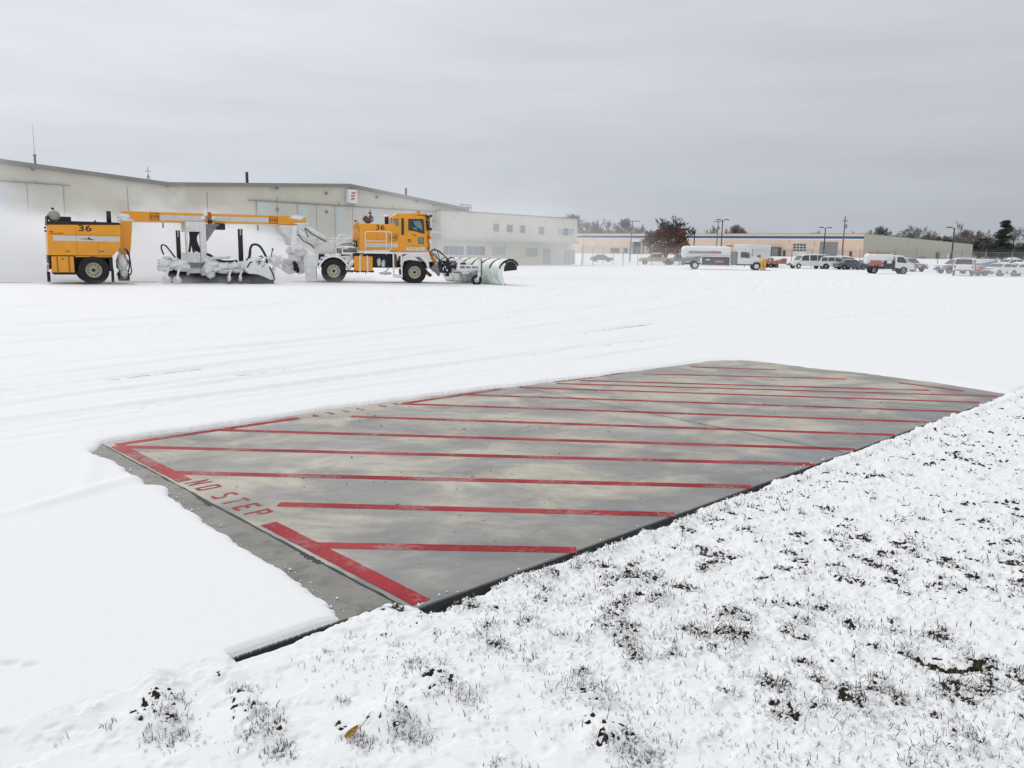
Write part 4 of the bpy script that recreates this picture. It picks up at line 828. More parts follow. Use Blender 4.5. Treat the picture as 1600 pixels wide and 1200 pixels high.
# top gear: air intake, exhaust
m_ = MB()
for (px, py, r_) in ((571,341,.13),(576,344,.16),(579,339,.09),(573,345,.13)): m_.blob(C3(px, py, -.5), (r_, r_, r_), .2, px, 14, 10)
m_.build('air_intake', mat('dark_tan', (.14,.10,.08), .7), TR, True); m_ = MB()
m_.tube([C3(578, 338, -.5), C3(580, 331, -.5), C3(577, 329, -.5)], .02, 6); m_.tube([C3(582, 347, -.5), C3(583, 340, -.5), C3(579, 336, -.5)], .025, 6); m_.blob(C3(578, 333, -.5), (.09,.06,.04), .1, 2, 10, 8); m_.tube([C3(567, 345, -.5), C3(569, 339, -.5), C3(573, 338, -.5)], .03, 6); m_.tube([C3(555,347,-1), C3(554,344.5,-1), C3(558,345,-1)], .03, 6); m_.build('intake_pipe', M['black'], TR, True)
c = V(604, 343, -.8); m_ = MB().tube([(c[0], -.8, V(604, 351, -.8)[1]), (c[0], -.8, V(604, 339, -.8)[1])], .1, 14); ex = m_.build('exhaust_stack', M['black'], TR, True)
MB().blob((c[0]-.02, -.8, V(604, 337.5, -.8)[1]), (.13, .13, .07), .2, 3).build('snow_cap', M['snow'], ex, True)
# railing and running board
m_ = MB(); YR = -1.42
def rail(pts, r=.022): m_.tube([C3(a, b, YR) for a, b in pts], r, 8)
rail([(570.5,397),(570.5,365),(571.5,362.5),(574,361.5),(600,362),(608,362.2),(611,363.5),(612,366),(611.8,386),(610,390),(606,391.2),(571,391.4)]); rail([(603.5,362),(603.5,398)]); rail([(571,376.3),(603,376.8)])
m_.build('railing', M['white'], TR, True)
m_ = MB(); vbox(m_, 568, 393.4, 615, 396.3, -1.48, -1.0, -1.45); m_.build('catwalk', M['snow'], TR, bevel=.02)
for pts in ([(590,404),(592,410),(590,416)], [(597,404),(599,412),(601,420)]): m_ = MB().blob(C3(pts[1][0], pts[1][1], -.98), (.1,.12,.2), .25, pts[0][0], 14, 12); m_.build('snow_laden_fitting', M['caked2'], TR, True)
m_ = MB(); m_.blob(C3(602, 427, -.9), (.3,.3,.07), .2, 5); m_.build('snow_laden_plate', M['caked2'], TR, True)
m_ = MB(); m_.tube([C3(596, 427, -1.0), C3(602, 425, -1.0), C3(608, 418, -1.0)], .04, 8); m_.build('support_arm', M['caked'], TR, True)
# ladder
m_ = MB(); 
for (a, b) in (((614.5,397),(615.5,432)), ((627,398),(628,434))): m_.tube([C3(*a, -1.4), C3(*b, -1.4)], .04, 8)
for py in (418, 430): vbox(m_, 614, py, 628.5, py+2.3, -1.45, -1.15, -1.4)
vbox(m_, 616, 429, 627, 434, -1.4, -1.1, -1.4); m_.build('ladder', M['caked'], TR, bevel=.005)
m_ = MB(); m_.tube([C3(617, 398, -1.3), C3(617.5, 417, -1.3)], .1, 8); m_.build('step_shield', M['red_brown'], TR)
# ---- cab
cabp = [(612.8,340),(614.5,336),(619,333.3),(640,332.6),(664,332.8),(668.5,334.5),(670.6,338),(671,352),(671.6,372),(671.2,390),(668,394),(612.8,394)]
cab = MB().prism(VP(cabp), -1.22, 1.22).build('cab', M['orange'], TR, bevel=.06)
m_ = MB(); m_.prism(VP([(638,392),(633,387),(632,334),(634,333.6),(669,334.5),(669.2,341),(669.8,384),(667,386),(634,385)]), -1.235, -1.19)
door = MB().prism(VP([(635.5,336.5),(664.5,337),(667.5,341),(668.3,383.8),(635.8,383.8)]), -1.25, -1.2).build('door', M['orange'], TR, bevel=.012)
def window(pts, y, name='window', frame=1.2, mt='glass', par=None):
    cx = sum(p[0] for p in pts)/len(pts); cy_ = sum(p[1] for p in pts)/len(pts)
    w_ = MB().prism(VP(pts, y), y-.012, y+.01).build(name, M[mt], par or TR, bevel=.01)
    o = [(cx+(a-cx)*(1+frame/max(abs(a-cx), 3)*.5), cy_+(b-cy_)*(1+frame/max(abs(b-cy_), 3)*.5)) for a, b in pts]
    MB().prism(VP(o, y), y-.006, y+.01).build('window_seal', M['rubber'], w_, bevel=.01); return w_
W1 = window([(638.5,342.5),(661,342.8),(663,364.8),(657,363.8),(649.5,361),(638.5,359.3)], -1.252)
m_ = MB().prism(VP([(645.5,345.5),(656,345.3),(659.5,352),(660,360),(655.5,357),(651,354),(648,351)], -1.265), -1.2675, -1.2655); m_.prism(VP([(648,354),(652,356),(651,359.5),(645.5,357)], -1.265), -1.2675, -1.2655); m_.build('see_through_patch', M['greenglass'], cab)  # pale patches on the near pane imitate daylight seen through the cab
m_ = MB(); m_.tube([C3(643,345,-1.27), C3(646,351,-1.27), C3(650,357,-1.27)], .012, 5); m_.build('wiper', M['black'], cab)
window([(654,371.5),(662,371.5),(662,380.8),(654,380.8)], -1.252, mt='greenglass'); window([(627.3,341.5),(631,341.8),(631.2,366.5),(627.3,366.5)], -1.222); window([(615.2,342.5),(622,342.3),(622,352.5),(619.5,352),(615.2,346)], -1.222, mt='greenglass')
# far and front glazing
z0, z1 = V(640, 363)[1], V(640, 340)[1]
MB().box(AX2-.35, AX2+.7, 1.2, 1.23, z0, z1).build('window', M['glass'], cab); xf = V(670.9, 350)[0]
MB().box(xf-.01, xf+.03, -1.0, 1.0, z0-.25, z1).build('windscreen', M['glass'], cab)
xb = V(612.8, 345)[0]; MB().box(xb-.02, xb+.01, -.9, .9, V(613, 348)[1], z1).build('rear_window', M['glass'], cab)
m_ = MB()
c = V(639.6, 376.0); m_.lathe_y(c[0], c[1], [(.045,-.01),(.075,-.012),(.075,.0),(.045,0)], 20, -1.252); hd = m_.build('door_handle', M['black'], door)
hd.scale = (1, 1, 1)
m_ = MB(); m_.prism(VP([(645.5,365),(651,369),(649,368.8),(645,366)]), -1.262, -1.251); m_.build('door_decal', M['black'], door)
m_ = MB(); vbox(m_, 634.5, 385.8, 669, 391.8, -1.232, -1.2); m_.build('cab_skirt', mat('salted_panel', (.6,.42,.22), .6, dirt=(.75,.73,.70), dirt_amt=.55, dirt_scale=4), cab)
m_ = MB(); vbox(m_, 613, 395.2, 670, 397.2, -1.3, -1.0); m_.build('cab_step', M['snow'], TR, bevel=.02)
m_ = MB(); c = V(654, 331.3, -.3); m_.box(c[0]-.07, c[0]+.07, -.4, .2, c[1]-.06, c[1]+.05); m_.build('roof_beacon', M['amber'], cab, bevel=.02)
m_ = MB(); c0 = V(652, 336.5); m_.box(c0[0], c0[0]+.5, -1.24, -1.22, c0[1]-.03, c0[1]+.03); m_.build('roof_decal', M['red_brown'], cab)
# mirrors and lamps ahead of the cab
m_ = MB(); YM = -1.45
m_.prism(VP([(666,337),(670,336.5),(671,341),(667,344)], YM), YM-.08, YM+.1); m_.prism(VP([(665.5,345),(669.5,344),(671,359),(667.5,361)], YM), YM-.03, YM+.15); m_.tube([C3(664,338,YM+.2), C3(671,341,YM), C3(672,360,YM), C3(668,374,YM+.2)], .02, 6); m_.build('mirror', M['black'], TR, True)
m_ = MB()
for (px, py) in ((673, 337.5), (673, 358)): m_.blob(C3(px, py, YM), (.075,.07,.07), .05, 1, 14, 10)
m_.each('blind_spot_mirror', M['black'], TR, True)
MB().box(V(671,371)[0], V(674,371)[0], -1.3, -1.1, V(672,374)[1], V(672,369)[1]).build('turn_signal', M['amber'], TR)
m_ = MB(); m_.tube([C3(668,376,-1.3), C3(671,382,-1.25), C3(670,392,-1.2)], .035, 6); m_.blob(C3(669.5, 389, -1.25), (.09,.1,.09), .3, 4, 12, 8); m_.build('lamp_bracket', M['dark_orange'], TR, True)
# ---- front hitch
m_ = MB()
vbox(m_, 686, 405, 690.5, 425, -1.1, -.9, -1.1); vbox(m_, 692, 407, 697, 420, -1.0, -.6, -1.0); vbox(m_, 697, 406, 702, 432, -1.1, -.8, -1.1); m_.box(15.9, 17.4, -.5, .5, .55, 1.1); vbox(m_, 702, 414, 716, 419, -1.2, -.9, -1.2)
vbox(m_, 705, 405, 712, 413, -.7, -.5, -.7)
m_.build('front_hitch', M['blacksnow'], TR, bevel=.02)
m_ = MB(); m_.tube([C3(672,392,-1.0), C3(676,404,-1.0), C3(681,411,-1.0)], .09, 10); m_.build('tilt_cylinder', M['amber'], TR, True)
m_ = MB(); m_.prism(VP([(672,420),(680,412),(684,410),(686,420),(688,430),(685,432),(681,427)], -1.15), -1.15, -1.0); m_.build('front_bumper', M['greymetal'], TR, bevel=.03)
m_ = MB(); m_.prism(VP([(665,419),(669,424),(676,430),(672,433),(666,428)], -1.1), -1.1, -.8); m_.build('tow_bracket', M['red_brown'], TR, bevel=.02)
for k, pts in enumerate(([(673,391),(680,389),(688,395),(697,402),(704,408)], [(675,392),(684,391),(693,398),(700,406),(706,412)], [(674,394),(677,389.5),(683,392),(686,402),(688,410)], [(676,396),(681,398),(685,406),(690,412)], [(690,405),(695,402),(700,408),(702,416)],
                         [(697,420),(706,418),(715,421)], [(688,418),(693,428),(699,431)], [(701,404),(706,402),(711,405)], [(672,400),(677,398),(683,404),(689,408)])):
    hose(TR, [C3(a, b, -1.0-.08*(k % 3)) for a, b in pts], .022, 'black' if k % 2 else 'blacksnow')
m_ = MB()
for k in range(16):
    px = rnd.uniform(682, 714); py = rnd.uniform(404, 430); m_.blob(C3(px, py, -1.15+rnd.uniform(-.05,.2)), (rnd.uniform(.03,.08),.06,rnd.uniform(.03,.1)), .3, k*1.7, 10, 8)
m_.each('snow_clump', M['caked'], TR, True)
m_ = MB()
for k in range(30):
    px = rnd.uniform(668, 735); py = rnd.uniform(411, 424); c = C3(px, py, -1.2+rnd.uniform(0,.5)); h_ = rnd.uniform(.1, .3); m_.tube([c, (c[0], c[1], max(.05, c[2]-h_))], .016, 5, .006)
m_.each('icicles', M['greymetal'], TR)
# ---- plough: push frame, caster, moldboard
YF = -2.3
m_ = MB()
vbox(m_, 702, 404.5, 724, 407.5, -1.6, -1.4, -1.5); m_.prism(VP([(714,413.5),(748,414),(751,418),(750,422.5),(716,423.5)], -1.9), -2.0, -1.85); m_.prism(VP([(716,404.5),(721,405),(717,423),(713,422)], -1.8), -1.85, -1.7); m_.prism(VP([(747,406),(752.5,404.5),(751.5,430),(747,432)], -2.1), -2.15, -1.98)
vbox(m_, 722, 424.5, 733, 428, -1.9, -1.7, -1.9); m_.box(16.6, 17.8, -1.0, 1.0, .6, .8); m_.box(17.0, 17.2, -1.9, 1.9, .6, .85); m_.box(17.6, 17.9, -1.6, 1.2, .75, .95)
m_.build('push_frame', M['caked'], TR, bevel=.02)
m_ = MB(); vbox(m_, 719, 415.5, 726, 419.5, -2.02, -2.0, -2.0); vbox(m_, 728, 416, 735, 419, -2.02, -2.0, -2.0); vbox(m_, 737.5, 416.2, 742, 419, -2.02, -2.0, -2.0); vbox(m_, 743.5, 416.4, 747, 419, -2.02, -2.0, -2.0); vbox(m_, 705, 405.5, 713, 412, -1.3, -1.25, -1.3); m_.each('frame_slots', M['greymetal'], TR)
c = V(744.6, 436.3, -2.3); wheel(TR, c[0], -2.3, .26, .16, .12, 'caster_wheel', M['white'], holes=5)
m_ = MB(); m_.tube([(c[0], -2.42, .26), (c[0]+.06, -2.42, .36), (V(750, 424, -2.3)[0], -2.3, V(750, 424, -2.3)[1])], .05, 8); m_.tube([C3(750,424,-2.3), C3(750.5,404,-2.3)], .07, 10); m_.build('caster_fork', M['caked'], TR, True)
m_ = MB(); m_.tube([C3(752.5,431,-2.36), C3(752.8,405,-2.36)], .015, 6)
for k in range(7): m_.box(*(V(752.5, 406+k*3.6, -2.38)[0]+np.array([-.035,.035])), -2.41, -2.36, V(752, 407.5+k*3.6, -2.38)[1], V(752, 406+k*3.6, -2.38)[1])
m_.build('jack_rack', M['blacksnow'], TR)
# moldboard: profile in (x,z) from cutting edge up and over, extruded across with ribs
DXP = V(808, 412, -2.95)[0]-20.28
prof = [(19.62,.03),(19.52,.15),(19.42,.35),(19.36,.60),(19.40,.85),(19.50,1.05),(19.66,1.20),(19.86,1.29),(20.06,1.28),(20.22,1.18),(20.30,1.02)]
prof = [(x+DXP, z) for x, z in prof]
def sheet(p, t): return p+[(x+t*.5, z-t) if i > 5 else (x+t, z) for i, (x, z) in reversed(list(enumerate(p)))]
def shift(p, dx, k=1.0, cx=19.9, cz=.6): return [(x+dx, z) for x, z in p]
SK = 0.34                                   # sweep of the blade: dx per metre to the far side
ybs = [-2.92, -2.0, -1.05, -0.1, .9, 1.9, 2.9]
for i in range(6):
    y0, y1 = ybs[i], ybs[i+1]; nseg = 6; mb = MB(); rows = []
    for k in range(nseg+1):
        t = k/nseg; y = y0+(y1-y0)*t; bul = .05*math.sin(math.pi*t); ps = [(x-SK*(y+2.9)-bul*(1 if j < 7 else .3), z+(bul*.6 if j > 4 else 0)) for j, (x, z) in enumerate(prof)]
        rows.append([(x, y, z) for x, z in ps])
    n_ = len(prof); vs = [p for r_ in rows for p in r_]; fs = [(k*n_+j, (k+1)*n_+j, (k+1)*n_+j+1, k*n_+j+1) for k in range(nseg) for j in range(n_-1)]
    mb.add(vs, fs); o = mb.build('moldboard_panel', M['green'], TR, True); sm = o.modifiers.new('s', 'SOLIDIFY'); sm.thickness = .025
for i, y in enumerate(ybs):
    dx = -SK*(y+2.9); outp = [(x-.075, z) if j < 4 else (x-.055, z+.045) if j < 7 else (x, z+.06) if j < 9 else (x+.05, z+.02) for j, (x, z) in enumerate(prof)]
    lo = [(x+dx, z) for x, z in outp[:5]]+[(x+dx+.05, z) for x, z in reversed(prof[:5])]; hi = [(x+dx, z) for x, z in outp[4:]]+[(x+dx+.0, z-.05) for x, z in reversed(prof[4:])]
    MB().prism(lo, y-.03, y+.03).build('moldboard_rib', M['caked'], TR); MB().prism(hi, y-.035, y+.035).build('moldboard_rib', M['black'], TR)
m_ = MB(); m_.prism([(x+DXP, z) for x, z in [(19.60,.72),(19.62,.95),(19.72,1.12),(19.88,1.21),(20.05,1.21),(20.2,1.10),(20.27,.95),(20.27,.80)]], -2.965, -2.94); m_.build('end_panel', M['black'], TR)  # black panel filling the curl at the near end of the blade
m_ = MB(); m_.prism([(x+DXP, z) for x, z in [(19.56,.02),(19.45,.2),(19.36,.6),(19.44,.95),(19.62,1.14),(19.70,1.10),(19.56,.85),(19.52,.6),(19.62,.25),(19.74,.02)]], -3.0, -2.95); m_.build('end_plate', M['caked'], TR, bevel=.01)
m_ = MB(); n_ = 6; vs = []
xa, xb_ = 19.60+DXP, 19.60+DXP-SK*5.9
m_.add([(xa, -3.0, .0), (xa+.12, -3.0, .0), (xb_+.12, 2.95, .0), (xb_, 2.95, .0), (xa, -3.0, .09), (xa+.12, -3.0, .09), (xb_+.12, 2.95, .09), (xb_, 2.95, .09)], [(0,3,2,1),(4,5,6,7),(0,1,5,4),(1,2,6,5),(2,3,7,6),(3,0,4,7)])
m_.build('cutting_edge', M['red_brown'], TR)

XF = None
# ================================================================== buildings
def wallmat(name, col, period=0.3, amt=0.06, axis=0, var=0.06, dirt=(0.4,0.38,0.34), da=0.1, bump=0.0):
    m = mat(name, col, 0.75, var=var, scale=0.35, dirt=dirt, dirt_amt=da, dirt_scale=0.5, spec=0.3)
    t = m.node_tree; p = t.nodes['Principled BSDF']; N = t.nodes.new; L = t.links.new
    src = p.inputs['Base Color'].links[0].from_socket
    tc = N('ShaderNodeTexCoord'); sp = N('ShaderNodeSeparateXYZ'); L(tc.outputs['Object'], sp.inputs[0])
    a = N('ShaderNodeMath'); a.operation = 'MULTIPLY'; a.inputs[1].default_value = 2*math.pi/period; L(sp.outputs[axis], a.inputs[0])
    s = N('ShaderNodeMath'); s.operation = 'SINE'; L(a.outputs[0], s.inputs[0])
    b = N('ShaderNodeBump'); b.inputs['Strength'].default_value = 0.5; b.inputs['Distance'].default_value = amt*0.3; L(s.outputs[0], b.inputs['Height']); L(b.outputs[0], p.inputs['Normal'])
    return m
def frame_on(P, ang):
    D_ = Vector((math.cos(ang), math.sin(ang), 0)); N_ = Vector((-math.sin(ang), math.cos(ang), 0)); P = Vector((P[0], P[1], P[2] if len(P) > 2 else 0))
    def f(px, py, off=0.0):
        q = pl(px, py, P+N_*off, N_)-P; return (q.dot(D_), q.z)
    return f
HB = (9.687, 126.657, 0.0); HA = R(45)
fh = frame_on(HB, HA)
M['beige'] = wallmat('beige_siding', (0.62, 0.59, 0.50), 0.6, 0.05)
M['beige_door'] = wallmat('hangar_door_panel', (0.60, 0.59, 0.52), 1.2, 0.05, var=0.08)
M['bluepanel'] = mat('translucent_door_panel', (0.56, 0.62, 0.60), 0.6, var=.05, scale=.5)
M['trim'] = mat('grey_roof_trim', (0.26, 0.25, 0.235), 0.6, var=.1)
M['soffit'] = mat('grey_fascia', (0.52, 0.50, 0.47), 0.7, var=.08, scale=1)
M['pane'] = mat('window_pane', (0.10, 0.12, 0.13), 0.12, var=.3, scale=.7, spec=.7)
M['palepane'] = mat('pale_blue_pane', (0.34, 0.41, 0.42), 0.2, var=.1, scale=.7)
M['darkgrey'] = mat('dark_grey', (0.06, 0.06, 0.065), .6)
HG = thing('hangar', 'long beige metal aircraft hangar with two low gables and sliding doors', 'hangar', HB, HA)
GN = 1.2
roofl = [(-150,7.6),(-100,10.45),(-62,8.02),(-40.6,9.38),(-21.6,7.5)]
m_ = MB(); m_.prism([(-150,-.3)]+roofl+[(-21.6,-.3)], GN, 70); m_.build('wall', M['beige'], HG)
m_ = MB(); m_.prism([(x, z-.28) for x, z in roofl]+[(x, z+.10) for x, z in reversed(roofl)], GN-.35, 70.3); m_.build('roof', M['trim'], HG)
for (pts, nm) in ((((400,312.5),(675,332.5)), 'a'), (((-150,283),(97.5,290)), 'b')):
    (xa, za), (xb, zb) = fh(*pts[0], off=GN), fh(*pts[1], off=GN); zt = (za+zb)/2 if nm == 'a' else zb
    d_ = MB().box(xa, xb, GN-.12, GN, 0, zt).build('sliding_door', M['beige_door'], HG)
    MB().box(xa-1, xb+.6, GN-.22, GN-.12, zt, zt+.10).build('door_track', M['trim'], d_)
    n = int((xb-xa)/2.4)
    mm = MB(); m3 = MB()
    for k in range(n+1):
        x = xa+(xb-xa)*k/n; mm.box(x-.03, x+.03, GN-.135, GN-.12, .1, zt)
        if k < n and k % 2 == 0: m3.box(x+.25, x+1.4, GN-.14, GN-.12, 3.2 if nm == 'a' else 3.4, zt-.1)
    mm.build('door_seams', M['trim'], d_); m3.each('translucent_panel', M['bluepanel'], d_)
    MB().box(xa, xb, GN-.16, GN-.12, 3.0, 3.12).build('door_rail', M['white'], d_)
m_ = MB()
for x in (-74,-66,-58,-50,-42,-34,-26.5): m_.box(x-.04, x+.04, GN-.02, GN, 0, 7.4)
m_.each('wall_seam', M['trim'], HG)
m_ = MB()
for (px, py) in ((51,264),(261,290),(432,294),(509,302),(588,308),(651,314),(677,320),(677,345),(432,327),(509,331)):
    x, z = fh(px, py, GN); m_.box(x-.12, x+.12, GN-.3, GN, z-.15, z+.15)
m_.each('wall_lamp', M['trim'], HG)
x, z = fh(387, 287, 6); MB().box(x-.12, x+.12, 6, 6.24, z-1, z+1.3).build('vent_pipe', M['darkgrey'], HG); x, z = fh(635, 303, 6); MB().box(x-.1, x+.1, 6, 6.2, z-1, z+.75).build('vent_pipe', M['darkgrey'], HG)
x0, z0 = fh(719, 327, 3); x1, z1 = fh(736, 320.5, 3); m_ = MB()
for k in range(5): m_.tube([(x0+(x1-x0)*k/4, 3, z0-1), (x0+(x1-x0)*k/4, 3, z1)], .05, 5)
m_.tube([(x0, 3, z1), (x1, 3, z1)], .06, 5); m_.tube([(x0, 3, (z0+z1)/2), (x1, 3, (z0+z1)/2)], .05, 5); m_.build('roof_railing', M['trim'], HG)
# antennas on the roof ridge
def tube_thing(name, label, cat, mt, base, parts, group=None):
    t = thing(name, label, cat, base, 0, group)
    for nm, pts, r in parts: MB().tube(pts, r, 6).build(nm, M[mt], t, True)
    return t
x, z = fh(55, 254, 3); b = Vector(HB)+Vector((math.cos(HA)*x-math.sin(HA)*3, math.sin(HA)*x+math.cos(HA)*3, z-.3))
an = thing('whip_antenna', 'tall thin whip antenna on the left end of the hangar roof', 'antenna', b)
MB().tube([(0,0,0),(0,0,.95)], .10, 8).build('base', M['trim'], an); MB().tube([(0,0,.9),(0,0,3.6)], .022, 5, .012).build('whip', M['trim'], an); MB().blob((0,0,.95), (.16,.16,.1), .05, 1, 10, 6).build('collar', M['trim'], an)
x, z = fh(232, 282, 5); b = Vector(HB)+Vector((math.cos(HA)*x-math.sin(HA)*5, math.sin(HA)*x+math.cos(HA)*5, z-.4))
an = thing('tripod_antenna', 'small three legged antenna on the hangar roof behind the orange beam', 'antenna', b)
for a_ in (0, 2.1, 4.2): MB().tube([(.45*math.cos(a_), .45*math.sin(a_), 0), (0,0,1.0)], .035, 5).build('leg', M['trim'], an)
MB().tube([(0,0,.6),(0,0,1.75)], .03, 5).build('mast', M['trim'], an); MB().tube([(-.3,0,1.35),(.3,0,1.35)], .03, 5).build('crossbar', M['trim'], an)
# logo sign
xa, za = fh(543.3, 317, .7); xb, zb = fh(557, 296.8, .7); cx, cz = (xa+xb)/2, (za+zb)/2; hw, hh = (xb-xa)/2, (zb-za)/2
b = Vector(HB)+Vector((math.cos(HA)*cx-math.sin(HA)*.7, math.sin(HA)*cx+math.cos(HA)*.7, cz))
sgn = thing('logo_sign', 'square white sign with red wavy emblem high on the hangar gable', 'sign', b, HA)
MB().box(-hw, hw, -.15, .45, -hh, hh).build('panel', M['white'], sgn, bevel=.03)
m_ = MB()
for k, (ox, oz) in enumerate(((.08,.42),(.0,.0),(-.06,-.42))):
    P_ = [(ox+.30, oz+.26),(ox+.12, oz+.10),(ox-.05, oz+.18),(ox-.30, oz+.02),(ox-.36, oz-.14),(ox-.10, oz-.02),(ox+.06, oz-.10),(ox+.36, oz+.10),(ox+.42, oz+.24)]
    m_.prism([(a*hw*1.35, c*hh*1.05) for a, c in P_], -.165, -.152)
m_.build('emblem', M['red'], sgn); MB().tube([(-.25,-.1,-hh-.25),(.2,-.1,-hh-.25),(.2,.1,-hh-.1)], .07, 6).build('lamp', M['trim'], sgn)
# office wing
OF = thing('office_building', 'two storey beige office wing joined to the right end of the hangar', 'building', HB, HA)
xl = fh(688.8, 350)[0]; xe = fh(901.3, 380)[0]
MB().box(xl, xe, 0, 14, 3.72, 7.0).box(xl, xe-.1, .9, 13.9, -.3, 3.72).build('wall', M['beige'], OF)
MB().box(xl-.05, xe+.05, -.06, 14.1, 6.98, 7.12).build('roof', M['trim'], OF); MB().box(xl, xe+.45, -.05, .9, 3.30, 3.72).build('fascia', M['soffit'], OF)
def win(par, f, px0, py0, px1, py1, off, mt='pane', panes=1, name='window', fr='white', mid=None):
    xa, za = f(px0, (py0+py1)/2, off); xb, _ = f(px1, (py0+py1)/2, off); z1 = f((px0+px1)/2, py0, off)[1]; z0 = f((px0+px1)/2, py1, off)[1]
    w_ = MB().box(xa-.06, xb+.06, off-.05, off, z0-.06, z1+.06).build(name, M[fr], par)
    for k in range(panes):
        a = xa+(xb-xa)*k/panes+.03; c = xa+(xb-xa)*(k+1)/panes-.03
        MB().box(a, c, off-.065, off-.05, z0, z1).build('pane', M[mid if (mid and k == panes//2) else mt], w_)
    return w_
for r_ in ((770.4,349.7,779.4,361.5),(791.5,351.4,800.8,362.6),(812.6,352.5,820.4,363.7),(841.8,354.2,850.3,366)): win(OF, fh, *r_, 0, 'pane', 1, fr='soffit')
win(OF, fh, 871, 356.6, 896.4, 368.2, 0, 'palepane', 3, fr='white', mid='pane')
win(OF, fh, 692.5, 384.3, 724.5, 398.2, .9, 'pane', 4); win(OF, fh, 728, 385, 758, 398.6, .9, 'pane', 3); win(OF, fh, 769.6, 386.5, 789.5, 398.6, .9, 'palepane', 1, fr='soffit'); win(OF, fh, 822, 388.5, 839.6, 400.5, .9, 'palepane', 2, fr='soffit')
win(OF, fh, 849, 389, 860, 412.5, .9, 'palepane', 1, 'door', 'soffit'); win(OF, fh, 880, 390, 898, 412, .9, 'palepane', 3, 'glazed_entrance', 'white')
xa, za = fh(674, 362.5, -1); xb, zb = fh(700, 364, -1); MB().box(xa, xb, -1.2, 1.2, za-.1, za+.12).build('canopy', M['soffit'], OF)
x, z = fh(895.5, 342, 2); MB().box(x-.5, x+.5, 2, 2.6, z-.3, z+.25).build('roof_unit', M['darkgrey'], OF, bevel=.1)

# warehouse on the right
wa = math.atan2(BB[1]-BA[1], BB[0]-BA[0]); WP = (BB[0], BB[1], 2.0); fw = frame_on(WP, wa)     # local x runs along the front, 0 at the near corner
side = math.atan2(BC[1]-BB[1], BC[0]-BB[0])
M['peach'] = wallmat('peach_siding', (0.78, 0.60, 0.47), 0.8, 0.05); M['peachside'] = wallmat('grey_green_siding', (0.48, 0.48, 0.39), 1.0, 0.05)
M['bluestripe'] = mat('blue_band', (0.035, 0.10, 0.26), .5, var=.1, scale=.3); M['greydoor'] = mat('grey_door', (0.24, 0.255, 0.27), .6, var=.1, scale=.8)
WH = thing('warehouse', 'long low peach warehouse with a blue band and grey green side wall', 'warehouse', WP, wa)
fl = -80.0; sd = Vector((math.cos(side-wa), math.sin(side-wa), 0)); LS = 125.4
def quad(z0, z1, grow=0.0):
    a = Vector((fl, 0, 0)); b = Vector((0, 0, 0)); c = b+sd*LS; d_ = a+sd*LS; return [(p.x, p.y) for p in (a, b, c, d_)]
MB().slab(quad(0, 0), -1.5, 5.6).build('wall', M['peach'], WH)
nx = Vector((sd.y, -sd.x, 0))
A_ = Vector((0,0,0)); m_ = MB(); q = [A_+nx*.02, A_+nx*.06, A_+sd*LS+nx*.06, A_+sd*LS+nx*.02]
m_.slab([(p.x, p.y) for p in q], -1.5, 5.62); m_.build('side_wall', M['peachside'], WH)
MB().slab([(p[0], p[1]) for p in quad(0, 0)], 5.6, 5.72).build('roof', M['trim'], WH)
MB().box(fl, 0, -.06, 0, 4.48, 5.04).build('blue_band', M['bluestripe'], WH); MB().box(fl, 0, -.05, 0, 4.22, 4.48).build('white_band', M['white'], WH)
win(WH, fw, 954, 387, 968, 395, 0, 'pane', 2, fr='peach'); win(WH, fw, 975, 387, 981, 395.3, 0, 'pane'); win(WH, fw, 1014.5, 387.5, 1021, 395.5, 0, 'pane', fr='soffit'); win(WH, fw, 1028, 386, 1048, 396, 0, 'pane', 4, fr='soffit')
win(WH, fw, 989, 378, 1006, 396.5, 0, 'pane', 2, 'entrance', 'soffit')
xa, za = fw(986, 377.6, -1.5); xb, zb = fw(1007.5, 374, -1.5); MB().box(xa, xb, -1.5, 0, za, zb).build('canopy', M['white'], WH)
m_ = MB(); 
for px in (986.5, 1002): x = fw(px, 390, -1.4)[0]; m_.box(x-.2, x+.2, -1.4, -1.0, -.5, za)
m_.each('column', M['soffit'], WH)
d1 = win(WH, fw, 1239, 380.5, 1260.5, 404.5, 0, 'white', 1, 'garage_door', 'soffit')
for r_ in range(3):
    for c_ in range(4): xa = fw(1239.5+c_*5.2, 384+r_*3, -.07)[0]; xb = fw(1243.8+c_*5.2, 384+r_*3, -.07)[0]; z1 = fw(1250, 381+r_*4.2, -.07)[1]; z0 = fw(1250, 384.2+r_*4.2, -.07)[1]; MB().box(xa, xb, -.09, -.07, z0, z1).build('pane', M['pane'], d1)
win(WH, fw, 1280.5, 378, 1308.5, 405, 0, 'greydoor', 1, 'roller_door', 'soffit'); win(WH, fw, 1326.5, 392.8, 1331.5, 405, 0, 'darkgrey', 1, 'door', 'peach'); win(WH, fw, 1223.3, 391.3, 1227.6, 403, 0, 'darkgrey', 1, 'door', 'peach')
dk = MB().box(*(fw(1199,390,-1)[0], fw(1219,390,-1)[0]), -1.0, 0, fw(1210,403,-1)[1], fw(1210,386.5,-1)[1]).build('dock_shelter', M['darkgrey'], WH); MB().box(fw(1206,390,-1.05)[0], fw(1215.5,390,-1.05)[0], -1.05, -1.0, fw(1210,403,-1)[1], fw(1210,388,-1)[1]).build('dock_door', M['greymetal'], dk)
fs = frame_on(WP, side)
